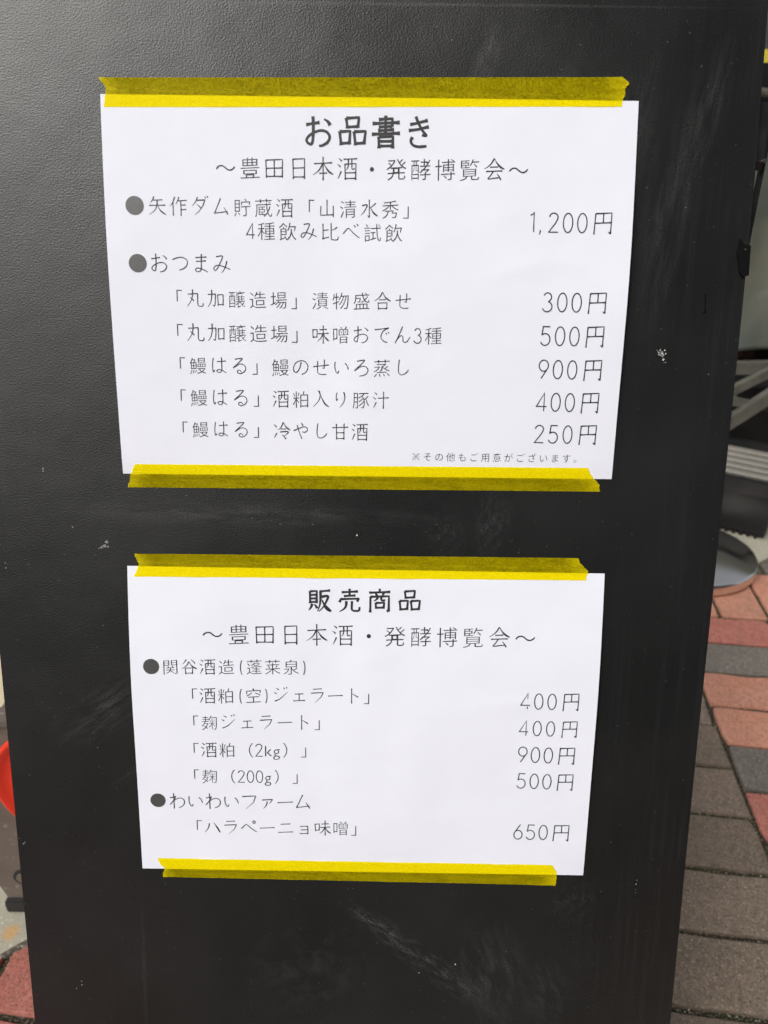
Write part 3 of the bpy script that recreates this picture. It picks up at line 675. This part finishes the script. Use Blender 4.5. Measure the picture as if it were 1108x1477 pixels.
    'ョ': [('h', [(28, 50), (72, 52)]), ('h', [(72, 52), (72, 0)]), ('h', [(32, 28), (71, 29)]), ('h', [(26, 4), (71, 5)])],
    '谷': [('p', [(36, 84), (26, 70), (12, 56)]), ('d', [(62, 84), (76, 72), (86, 60)]), ('p', [(50, 72), (40, 52), (26, 38), (5, 26)]), ('p2', [(52, 70), (64, 48), (78, 36), (97, 26)]), ('h', [(28, 32), (30, -6)]), ('h', [(28, 31), (72, 33), (69, -5)]), ('h', [(30, 0), (69, 1)])],
    '※': [('h', [(16, 74), (84, 6)]), ('h', [(84, 74), (16, 6)]), ('d', [(50, 72), (50, 62)]), ('d', [(50, 18), (50, 8)]), ('d', [(16, 40), (25, 40)]), ('d', [(75, 40), (84, 40)])],
    '水': [('h', [(50, 88), (50, -3)]), ('p', [(50, -3), (39, 7)]), ('p', [(11, 57), (38, 60), (28, 36), (17, 20), (4, 8)]), ('p', [(84, 70), (72, 58), (57, 48)]), ('p2', [(53, 54), (66, 30), (78, 16), (97, 4)])],
}
def brush(kind, pts, wd):
    P = [Vector((a / 100, b_ / 100)) for a, b_ in pts]
    if len(P) > 2 and kind not in 'hk':                       # smooth curve through the points
        Q = []
        for i in range(len(P) - 1):
            p0, p1, p2, p3 = P[max(0, i - 1)], P[i], P[i + 1], P[min(len(P) - 1, i + 2)]
            for k in range(6):
                t = k / 6; Q.append(.5 * ((2 * p1) + (p2 - p0) * t + (2 * p0 - 5 * p1 + 4 * p2 - p3) * t * t + (3 * p1 - p0 - 3 * p2 + p3) * t ** 3))
        P = Q + [P[-1]]
    else:
        Q = []
        for a, b_ in zip(P, P[1:]):
            for k in range(6): Q.append(a.lerp(b_, (k / 6) ** 1.0))
        P = Q + [P[-1]]
    n = len(P); V, F = [], []
    for i, p in enumerate(P):
        t = i / (n - 1); a = P[max(0, i - 1)]; b_ = P[min(n - 1, i + 1)]
        d = (b_ - a).normalized(); nn = Vector((-d.y, d.x))
        if kind == 'h': w_ = .92 + .35 * math.exp(-t * 9) + .45 * math.exp(-(1 - t) * 9)
        elif kind in 'pk': w_ = 1.3 - 1.0 * t ** 1.5
        elif kind == 'p2': w_ = .6 + 1.1 * math.sin(math.pi * min(1, t ** 1.6)) * (1 if t > .4 else .8)
        elif kind == 'd': w_ = .5 + 1.0 * t
        else: w_ = 1.15 - .25 * math.sin(math.pi * t) - (.35 * max(0, t - .85) / .15)
        V += [tuple(p + nn * wd * w_ / 2), tuple(p - nn * wd * w_ / 2)]
    for i in range(n - 1): F.append((2 * i, 2 * i + 2, 2 * i + 3, 2 * i + 1))
    return V, F
HALF = set('0123456789,().kg')
def text_line(root, sheet, s, L0, L1, R0, R1, bold=False, price=False):
    L0, L1, R0, R1 = [Vector(v) * MM for v in (L0, L1, R0, R1)]
    ya, yb = (L0.y + R0.y) / 2, (L1.y + R1.y) / 2
    h = (L1.y - L0.y + R1.y - R0.y) / 2
    if price: em = h / .86
    elif s.startswith('わい') or s.startswith('おつ'): em = h / .84
    else: em = h / .89
    weight = .0065 if bold else (-.0100 if s[0] == '～' else -.0110)
    sw = .052 if not price else .050                      # monoline stroke width (em)
    adv = [(.50 if ch in HALF else 1.0) for ch in s]
    if price: adv = [{',': .27, '1': .52}.get(ch, .575) if ch in HALF else 1.04 for ch in s]
    # ink extents of first and last glyph inside their own cell
    def ext(ch):
        if ch in K_:
            xs = [q[0] / 100 for st in K_[ch] for q in st[1]]; return min(xs) - .02, max(xs) + .02, 1.0
        if ch in DIG:
            xs = [p[0] for st in DIG[ch] for p in st]; return min(xs), max(xs), .5
        V, F = glyph(ch, weight); xs = [v[0] for v in V]; return min(xs), max(xs), (.5 if ch in HALF else 1.0)
    a0, _, w0 = ext(s[0]); _, a1, w1 = ext(s[-1])
    # cell i spans adv[i]*p ; glyph box (w*em) is centred in it
    # ink left = adv0*p/2 - w0*em/2 + a0*em ; ink right = T*p - adv_last*p/2 - w1*em/2 + a1*em
    ink = (R0.x + R1.x) / 2 - (L0.x + L1.x) / 2
    T = sum(adv)
    p = (ink + em * (w1 / 2 - a1) - em * (w0 / 2 - a0)) / (T - adv[-1] / 2 - adv[0] / 2) if len(s) > 1 else em
    x_start = (L0.x + L1.x) / 2 - (adv[0] * p / 2 - w0 * em / 2 + a0 * em)
    slope = ((R0.y + R1.y) - (L0.y + L1.y)) / 2 / max(ink, .001)
    cyb = (L0.y + L1.y) / 2
    mid = .355 if price else .380                          # height of glyph centre above baseline, em
    V, F = [], []; cx_ = x_start; small = em < .0075
    for ch, ad in zip(s, adv):
        cellc = cx_ + ad * p / 2; cx_ += ad * p
        if ch in DIG:
            wch = .5; parts = [stroke(st, sw) for st in DIG[ch]]; sk = 0; hs_ = 1.0
        elif ch in K_ and not (small and ch != '※'):
            wch = 1.0; parts = [brush(k2, q, .090 if bold else .051) for k2, q in K_[ch]]; sk = 0.0; hs_ = 1.0
        else:
            wch = .5 if ch in HALF else 1.0; parts = [glyph(ch, weight)]
            sk = 0 if ch in '「」～・（）―ー。円●' else .055
            if ch == '円': sk = .03
            hs_ = 1.0
        
        for gv_, gf_ in parts:
            b0 = len(V)
            for (x, y) in gv_:
                xx = cellc + (x - wch / 2) * em
                yy = cyb - (y + sk * (x - wch / 2) - mid) * em * hs_ + slope * (xx - L0.x)
                V.append((xx, yy, -sheet.h_at(xx, yy) - .00014))
            F += [tuple(b0 + i for i in f) for f in gf_]
    me = bpy.data.meshes.new('printed_line'); me.from_pydata(V, [], F); me.update()
    return link('printed_line', me, M_ink, root, B)
def dot(root, sheet, cx_, cy_, r):
    V = [(cx_, cy_, -sheet.h_at(cx_, cy_) - .00014)]; n = 40
    for i in range(n):
        a = 2 * math.pi * i / n; x, y = cx_ + r * math.cos(a), cy_ + r * math.sin(a); V.append((x, y, -sheet.h_at(x, y) - .00014))
    me = bpy.data.meshes.new('printed_dot'); me.from_pydata(V, [], [(0, 1 + i, 1 + (i + 1) % n) for i in range(n)])
    link('printed_dot', me, M_dot, root, B)

def notice(corners, seed, texts, dots, label):
    c = sum((Vector(q) for q in corners), Vector((0, 0))) / 4 * MM
    by_ = max(q[1] for q in corners) * MM
    base = B @ Matrix.Translation((c.x, by_, 0))
    root = empty('paper_notice', base, label, 'notice', 'printed notices taped to the board')
    sh = Sheet(corners, seed); sh.build(root)
    for i, (s, a, b, cc, d) in enumerate(texts):
        text_line(root, sh, s, a, b, cc, d, bold=(i == 0), price=s.endswith('円') and s[0].isdigit())
    for x, y, r in dots: dot(root, sh, x * MM, y * MM, r * MM)
    return sh
shA = notice(PAPER_A, 1.3, TEXT_A, DOTS_A, 'upper white notice, a menu whose dearest line is 1,200 yen')
shB = notice(PAPER_B, 7.9, TEXT_B, DOTS_B, 'lower white notice listing goods for sale, last price 650 yen')

# ---- tape
def tape(leftp, rightp, sheet, label, seed, sag):
    rnd = random.Random(seed)
    def resample(P, n):
        P = [Vector(p) * MM for p in P]; d = [0]
        for a, b in zip(P, P[1:]): d.append(d[-1] + (b - a).length)
        o_ = []
        for i in range(n + 1):
            t = d[-1] * i / n; k = max(j for j in range(len(d)) if d[j] <= t + 1e-12); k = min(k, len(P) - 2)
            o_.append(P[k].lerp(P[k + 1], (t - d[k]) / (d[k + 1] - d[k])))
        return o_
    nv, nu = 24, 90
    Lp = resample(leftp, nv); Rp = resample(rightp, nv)
    # let the torn ends be ragged while the body stays an even strip
    vs, uvs, fs = [], [], []
    for side in (0, 1):
        for j in range(nv + 1):
            l0, l1 = Lp[0], Lp[-1]; r0, r1 = Rp[0], Rp[-1]; t = j / nv
            ls, rs = l0.lerp(l1, t), r0.lerp(r1, t)        # straight ends
            for i in range(nu + 1):
                u = i / nu; s_ = u if 0 < i < nu else u
                base = ls.lerp(rs, u)
                kl = math.exp(-u * 45); kr = math.exp(-(1 - u) * 45)
                jl = (rnd.uniform(-1, 1) * .00035 if i == 0 else 0); jr = (rnd.uniform(-1, 1) * .00035 if i == nu else 0)
                if side: jl = jr = 0
                q = base + (Lp[j] - ls) * kl + (Rp[j] - rs) * kr
                q.x += jl + jr
                q.y += sag * math.sin(math.pi * u)
                uu, vv = sheet.inside(q.x, q.y); on = 0 <= uu <= 1 and 0 <= vv <= 1
                # distance past the paper's edge -> settle on to the board
                dy = max(-vv, vv - 1, 0) * sheet.h; dx = max(-uu, uu - 1, 0) * sheet.w
                hh = sheet.h_at(q.x, q.y) + .00016 if on else lerp(sheet.h_at(q.x, q.y) + .00016, .0002, min(1, max(0, max(dx, dy) - .0012) / .0016))
                # free margins curl up a touch in places
                mg_ = max(0, 1 - min(t, 1 - t) * 9) if True else 0
                hh += mg_ * .0007 * max(0, mnoise.noise(Vector((u * 11, seed, t)))) + .00012 * max(0, mnoise.noise(Vector((u * 60, t * 4, seed))))
                hh += .0012 * (kl * (.4 if t < .5 else .1) + kr * (.6 if t < .5 else .2)) * (1 - on)
                vs.append((q.x, q.y, -hh + side * .00006)); uvs.append((u, t))
    N = (nu + 1) * (nv + 1)
    for j in range(nv):
        for i in range(nu):
            a = j * (nu + 1) + i; fs.append((a, a + 1, a + nu + 2, a + nu + 1))
    me = bpy.data.meshes.new('masking_tape'); me.from_pydata(vs[:N], [], fs); me.update()
    ul = me.uv_layers.new(name='UVMap')
    for lp in me.loops: ul.data[lp.index].uv = uvs[lp.vertex_index]
    for pg in me.polygons: pg.use_smooth = True
    me.materials.append(M_tape.m)
    c = (Lp[-1] + Rp[-1]) / 2
    base = B @ Matrix.Translation((c.x, c.y, 0))
    me.transform(Matrix.Translation((-c.x, -c.y, 0)))
    o = bpy.data.objects.new('masking_tape', me); COL.objects.link(o); o.matrix_basis = base
    tag(o, label, 'tape', 'strips of yellow tape holding the notices')
tape(*TAPES[0], shA, 'yellow tape along the top of the upper notice, its right end creased to a point', 3, .0)
tape(*TAPES[1], shA, 'yellow tape along the bottom edge of the upper notice, under the small print', 11, .0)
tape(*TAPES[2], shB, 'yellow tape along the top of the lower notice with a forked left end', 5, .0)
tape(*TAPES[3], shB, 'yellow tape along the bottom of the lower notice, lowest strip on the board', 17, .0)

# ================================================================== RIGHT: POLE BASE, CRATE, FOLDED TABLE, SHEET
m = Mat('polished steel', (.80, .77, .72), .22, .5, 1.0)
tg = m.n('ShaderNodeTangent', direction_type='RADIAL', axis='Z'); m.L(tg.outputs[0], m.b.inputs['Tangent'])
m.b.inputs['Anisotropic'].default_value = .9; m.b.inputs['Anisotropic Rotation'].default_value = .25
m.rough(m.ramp(m.noise(12, 4), [(.3, .13), (.75, .22)])); M_pol = m
base = empty('pole_base', Matrix.Translation((.7265, 1.5824, 0)), 'round polished steel pole base on the bricks beside the sign', 'pole base')
bm = bmesh.new()
lathe(bm, [(0, .0), (.168, .0), (.174, .004), (.1755, .012), (.1755, .026), (.173, .0300), (.168, .0325), (.10, .0440), (.035, .0545), (.03, .057), (.0, .057)], 96)
bm_obj('base_plate', bm, M_pol, base, Matrix.Translation((.7265, 1.5824, 0)), smooth=True)
bm = bmesh.new(); lathe(bm, [(0, .0572), (.0255, .0572), (.0255, .26), (.0, .26)], 32)
bm_obj('pole', bm, M_pol, base, Matrix.Translation((.7265, 1.5824, 0)), smooth=False)

# black crate with a ribbed lid
m = Mat('black plastic', (.012, .012, .013), .5, .35); m.bump(m.noise(400, 2), .2, .0005)
m.color(m.ramp(m.noise(12, 4), [(.35, (.008, .008, .009)), (.75, (.016, .015, .015))])); M_plas = m
m = Mat('dusty ribbed plastic', (.2, .18, .16), .6, .4)
m.color(m.mix(m.ramp(m.noise(90, 4, .7), [(.55, 0.0), (.8, .5)]), m.ramp(m.noise(8, 3), [(.3, (.15, .14, .12)), (.7, (.21, .195, .17))]), (.36, .32, .26))); M_rib = m
P0, P1 = Vector((.882, 1.735)), Vector((.985, 1.667))
ex = (P1 - P0).normalized(); ey = Vector((-ex.y, ex.x))
K = Matrix(((ex.x, ey.x, 0, P1.x), (ex.y, ey.y, 0, P1.y), (0, 0, 1, 0.0), (0, 0, 0, 1)))   # origin at near right corner
crate = empty('crate', K, 'black plastic crate with a dusty ribbed lid behind the round steel base', 'crate')
W_, D_, H_ = .46, .30, .125
bm = bmesh.new(); box(bm, (-W_ + .01, .012, .012), (-.012, D_ - .01, H_)); bm_obj('body', bm, M_plas, crate, K, bevel=.012, seg=3, smooth=False)
bm = bmesh.new()
for i in range(24): box(bm, (-W_ + .01 + i * .018, .014, .0), (-W_ + .018 + i * .018, .03, .013))
bm_obj('bottom_ribs', bm, M_plas, crate, K)
bm = bmesh.new()
box(bm, (-W_ - .01, -.012, H_ + .001), (.012, .012, H_ + .036)); box(bm, (-W_ - .01, D_ - .012, H_ + .001), (.012, D_ + .012, H_ + .036))
box(bm, (-W_ - .01, .0125, H_ + .001), (-W_ + .012, D_ - .0125, H_ + .036)); box(bm, (-.012, .0125, H_ + .001), (.012, D_ - .0125, H_ + .036))
rim = bm_obj('lid_rim', bm, M_plas, crate, K, bevel=.004)
bm = bmesh.new(); box(bm, (-W_ + .0125, .0125, H_ + .002), (-.0125, D_ - .0125, H_ + .020)); lid = bm_obj('lid', bm, M_plas, crate, K)
ribm = None
for i in range(6):
    y0 = .020 + i * .0445
    if ribm is None:
        bm = bmesh.new(); prism(bm, [(0, 0), (.003, .005), (.021, .006), (.024, 0)], -W_ + .016, -.016, lambda a, b, d: Vector((d, a, b)))
        ro = bm_obj('lid_rib', bm, M_rib, lid, K @ Matrix.Translation((0, y0, H_ + .0205)), bevel=.001); ribm = ro.data
    else: link('lid_rib', ribm, M_rib, lid, K @ Matrix.Translation((0, y0, H_ + .0205)))

# folded pale steel table frame stacked behind the crate
m = Mat('pale steel darkened for shade', (.42, .41, .36), .5, .5); m.color(m.ramp(m.noise(30, 4, .6), [(.3, (.07, .069, .058)), (.7, (.115, .112, .093))])); M_pale = m  # steel colour darkened to stand in for shade at the stall
trestle = empty('folding_trestle', Matrix.Translation((1.25, 2.12, 0)), 'folded pale grey metal table frame lying above the ribbed crate', 'folding table')
def bar(name, a, b, wy, wz, mat, par):
    a, b = Vector(a), Vector(b); d = (b - a); L_ = d.length; q = d.to_track_quat('X', 'Z').to_matrix().to_4x4(); q.translation = a
    bm = bmesh.new(); box(bm, (0, -wy / 2, -wz / 2), (L_, wy / 2, wz / 2)); return bm_obj(name, bm, mat, par, q, bevel=min(wy, wz) * .25, seg=2)
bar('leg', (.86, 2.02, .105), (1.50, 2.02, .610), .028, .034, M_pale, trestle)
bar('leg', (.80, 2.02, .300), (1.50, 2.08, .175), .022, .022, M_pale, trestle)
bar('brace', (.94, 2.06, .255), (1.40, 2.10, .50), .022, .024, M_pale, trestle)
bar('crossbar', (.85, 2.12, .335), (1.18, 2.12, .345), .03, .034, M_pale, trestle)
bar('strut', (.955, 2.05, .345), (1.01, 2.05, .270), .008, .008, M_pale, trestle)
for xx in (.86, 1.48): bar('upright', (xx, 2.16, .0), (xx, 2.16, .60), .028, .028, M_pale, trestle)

# stall table with the vinyl sheet over it
m = Mat('green vinyl darkened for shade', (.2, .22, .19), .35, .5)
c = m.mix(m.ramp(m.noise(2.6, 3, .5, m.coord((1, 1, .8))), [(.35, 0.0), (.6, 1.0)]), (.078, .096, .088), (.125, .125, .098)); m.color(c)  # both tones lowered to carry the stall's shade in the colour
m.bump(m.noise(9, 3, .5), .5, .02); M_vinyl = m
stall = empty('stall_table', Matrix.Translation((1.8, 2.75, 0)), 'dark stall table behind the sign carrying a grey-green sheet', 'table')
bm = bmesh.new(); box(bm, (.85, 2.34, .90), (2.7, 2.95, .925)); bm_obj('tabletop', bm, M_blackwood, stall, bevel=.003)
for xx in (.9, 2.62):
    for yy in (2.40, 2.88):
        bm = bmesh.new(); box(bm, (xx, yy, 0), (xx + .04, yy + .04, .899)); bm_obj('leg', bm, M_blacksteel, stall)
vs, fs = [], []; nx, nz = 60, 34
for j in range(nz + 1):
    for i in range(nx + 1):
        x = .80 + 1.95 * i / nx; z = .93 - .58 * j / nz - .02 * math.sin(x * 3)
        y = 2.30 - .02 + .022 * math.sin(x * 19 + 1.5 * math.sin(z * 5)) * (j / nz) + .01 * math.sin(x * 43 + z * 6) * (j / nz)
        if j == nz: z += .02 * (x - 1)
        vs.append((x, y, z))
for i in range(nx + 1): vs.append((.80 + 1.95 * i / nx, 2.96, .9285))
for j in range(nz):
    for i in range(nx): a = j * (nx + 1) + i; fs.append((a, a + 1, a + nx + 2, a + nx + 1))
t0 = (nz + 1) * (nx + 1)
for i in range(nx): fs.append((i, i + 1, t0 + i + 1, t0 + i))
sheet = mesh_obj('vinyl_sheet', vs, fs, M_vinyl, smooth=True)
sol = sheet.modifiers.new('solid', 'SOLIDIFY'); sol.thickness = .0015
tag(sheet, 'grey-green vinyl sheet draped over the stall table edge', 'sheet')

# dark bag with russet patches under the sheet
m = Mat('dark bag cloth', (.02, .02, .022), .8, .3)
m.color(m.mix(m.ramp(m.noise(7, 3, .6), [(.56, 0.0), (.62, 1.0)]), (.012, .012, .014), (.085, .04, .028))); m.bump(m.noise(12, 4), .8, .02); M_bag = m
bm = bmesh.new(); bmesh.ops.create_icosphere(bm, subdivisions=4, radius=1)
for v in bm.verts:
    n_ = mnoise.noise(v.co * 1.7) * .12 + mnoise.noise(v.co * 5) * .05
    v.co = Vector((v.co.x * .42 * (1 + n_), v.co.y * .17 * (1 + n_), max(-.8, v.co.z) * .26 * (1 + n_)))
for f in bm.faces: f.smooth = True
bag = bm_obj('cloth_bag', bm, M_bag, mw=Matrix.Translation((1.32, 2.58, .21)), smooth=True)
tag(bag, 'black cloth bag with russet patches under the grey-green sheet', 'bag')

bm = bmesh.new(); prism(bm, [(.02, 0), (.70, 0), (.74, .26), (-.02, .26)], 0, .30, lambda a, b, d: Vector((a, d, b)))  # black box added where only dark space shows behind the crate
tb = bm_obj('black_box', bm, M_plas, mw=Matrix.Translation((.88, 2.19, -.001)), bevel=.012)
tag(tb, 'black box added to fill the dark gap behind the ribbed crate', 'tub')
# things on the stall table
bm = bmesh.new(); prism(bm, [(0, 0), (.34, 0), (.36, .20), (-.02, .20)], 0, .26, lambda a, b, d: Vector((a, d, b)))
tub = bm_obj('black_box', bm, M_plas, mw=Matrix.Translation((.96, 2.42, .934)), bevel=.012)
tag(tub, 'black plastic tub standing on the draped stall table', 'tub')
M_yel = Mat('yellow card', (.62, .5, .06), .6, .3); M_gg = Mat('grey ribbon tape', (.35, .3, .33), .6, .3)
bm = bmesh.new(); box(bm, (0, 0, .0), (.20, .2, .035)); yb = bm_obj('carton', bm, M_yel, mw=Matrix.Translation((1.058, 2.45, 1.1345)), bevel=.002)
tag(yb, 'yellow carton on top of the black tub at the right edge', 'carton')
m = Mat('clear lid', (.42, .44, .42), .3, .6)
bm = bmesh.new(); tube(bm, (.93, 2.385, 1.075), (1.35, 2.385, 1.02), .012, 14); hd = bm_obj('metal_tube', bm, M_pale, mw=None); tag(hd, 'pale metal tube leaning across the front of the black tub', 'tube')

# dark back wall of the stall
m = Mat('weathered grey green wall', (.07, .08, .07), .8, .3)
m.color(m.ramp(m.noise(4, 5, .6), [(.3, (.045, .055, .05)), (.7, (.09, .10, .088))])); m.bump(m.noise(30, 4), .3, .005); M_wall = m
bm = bmesh.new(); box(bm, (-5.5, 4.2, -.03), (5.2, 4.4, 1.85)); wl = bm_obj('back_wall', bm, M_wall)
tag(wl, 'dark grey-green wall closing the stall behind the table', 'wall')

# ================================================================== LEFT: CORD REEL
m = Mat('brown grey painted steel', (.13, .11, .095), .6, .4)
c = m.ramp(m.noise(10, 4, .6), [(.3, (.105, .086, .07)), (.7, (.15, .125, .105))])
m.color(m.mix(m.ramp(m.noise(120, 3), [(.62, 0.0), (.7, 1.0)]), c, (.22, .19, .16))); M_bst = m
m = Mat('red plastic', (.62, .035, .015), .35, .5); m.rough(m.ramp(m.noise(40, 3), [(.3, .3), (.7, .5)])); M_redp = m
M_rub = Mat('black rubber', (.02, .02, .02), .7, .4); M_rub.bump(M_rub.noise(200, 3), .2, .001)
reel = empty('cord_reel', Matrix.Translation((-.37, .70, 0)), 'red cord reel in a brown-grey steel stand with rubber feet, left of the sign', 'cord reel')
def xz(y): return lambda a, b, d: Vector((a, y + d, b))
def plate(y0):
    # side plate with a round hole: outline fan around the hole
    outl = [(-.487, .020), (-.452, .020), (-.425, .050), (-.315, .050), (-.288, .020), (-.253, .020), (-.228, .11), (-.235, .26), (-.27, .318), (-.47, .318), (-.505, .26), (-.512, .11)]
    bm = bmesh.new()
    prism(bm, outl, 0, .004, xz(y0))
    return bm_obj('side_plate', bm, M_bst, reel, bevel=.001)
for y0 in (.640, .795):
    pl = plate(y0)
    for fx in (-.4695, -.2705):
        bm = bmesh.new(); prism(bm, [(-.019, 0), (.019, 0), (.022, .006), (.020, .021), (-.020, .021), (-.022, .006)], -.008, .012, xz(y0))
        bmesh.ops.translate(bm, verts=bm.verts, vec=(fx, 0, 0)); bm_obj('rubber_foot', bm, M_rub, reel, bevel=.003, seg=2)
    for hx in (-.458, -.282):
        bm = bmesh.new()
        for i in range(1): pass
        tube(bm, (hx, y0 - .003, .062), (hx, y0 + .0002, .062), .0125, 24); w_ = bm_obj('grommet', bm, M_rub, pl, bevel=.0015)
        bm = bmesh.new(); tube(bm, (hx, y0 - .0042, .062), (hx, y0 - .0031, .062), .0082, 20); bm_obj('bolt_head', bm, M_bst, pl)
    bm = bmesh.new(); box(bm, (-.46, y0 - .010, .3185), (-.28, y0 + .014, .326)); bm_obj('top_flange', bm, M_bst, reel, bevel=.002)
Ry = Matrix.Translation((-.368, 0, .228)) @ Matrix.Rotation(math.pi / 2, 4, 'X')
for yy, s_ in ((.633, 1), (.790, -1)):
    bm = bmesh.new(); lathe(bm, [(0, .004), (.050, .004), (.055, .0), (.078, .0), (.083, .004), (.087, .003), (.0885, -.001), (.087, -.004), (.0, -.004)], 72)
    bm_obj('reel_flange', bm, M_redp, reel, Matrix.Translation((0, yy, 0)) @ Ry, smooth=True)
bm = bmesh.new(); tube(bm, (-.368, .646, .228), (-.368, .785, .228), .060, 40); bm_obj('cord_winding', bm, M_rub, reel)
bm = bmesh.new(); tube(bm, (-.44, .645, .31), (-.44, .794, .31), .006, 12); bm_obj('handle_bar', bm, M_bst, reel)
bm = bmesh.new(); tube(bm, (-.30, .645, .31), (-.30, .794, .31), .006, 12); bm_obj('handle_bar', bm, M_bst, reel)

# cream box farther back on the left
m = Mat('cream card', (.62, .54, .38), .75, .3); m.color(m.ramp(m.noise(6, 3), [(.3, (.56, .49, .34)), (.7, (.66, .58, .43))])); M_cream = m
tubc = empty('cream_box', Matrix.Translation((-.84, 1.14, 0)), 'cream cardboard box on the concrete behind the red reel', 'box')
bm = bmesh.new(); box(bm, (-1.05, .99, .0), (-.62, 1.30, .16)); bm_obj('carton', bm, M_cream, tubc, bevel=.003)
bm = bmesh.new(); box(bm, (-1.06, .98, .161), (-.61, 1.31, .19)); bm_obj('lid', bm, M_cream, tubc, bevel=.003)
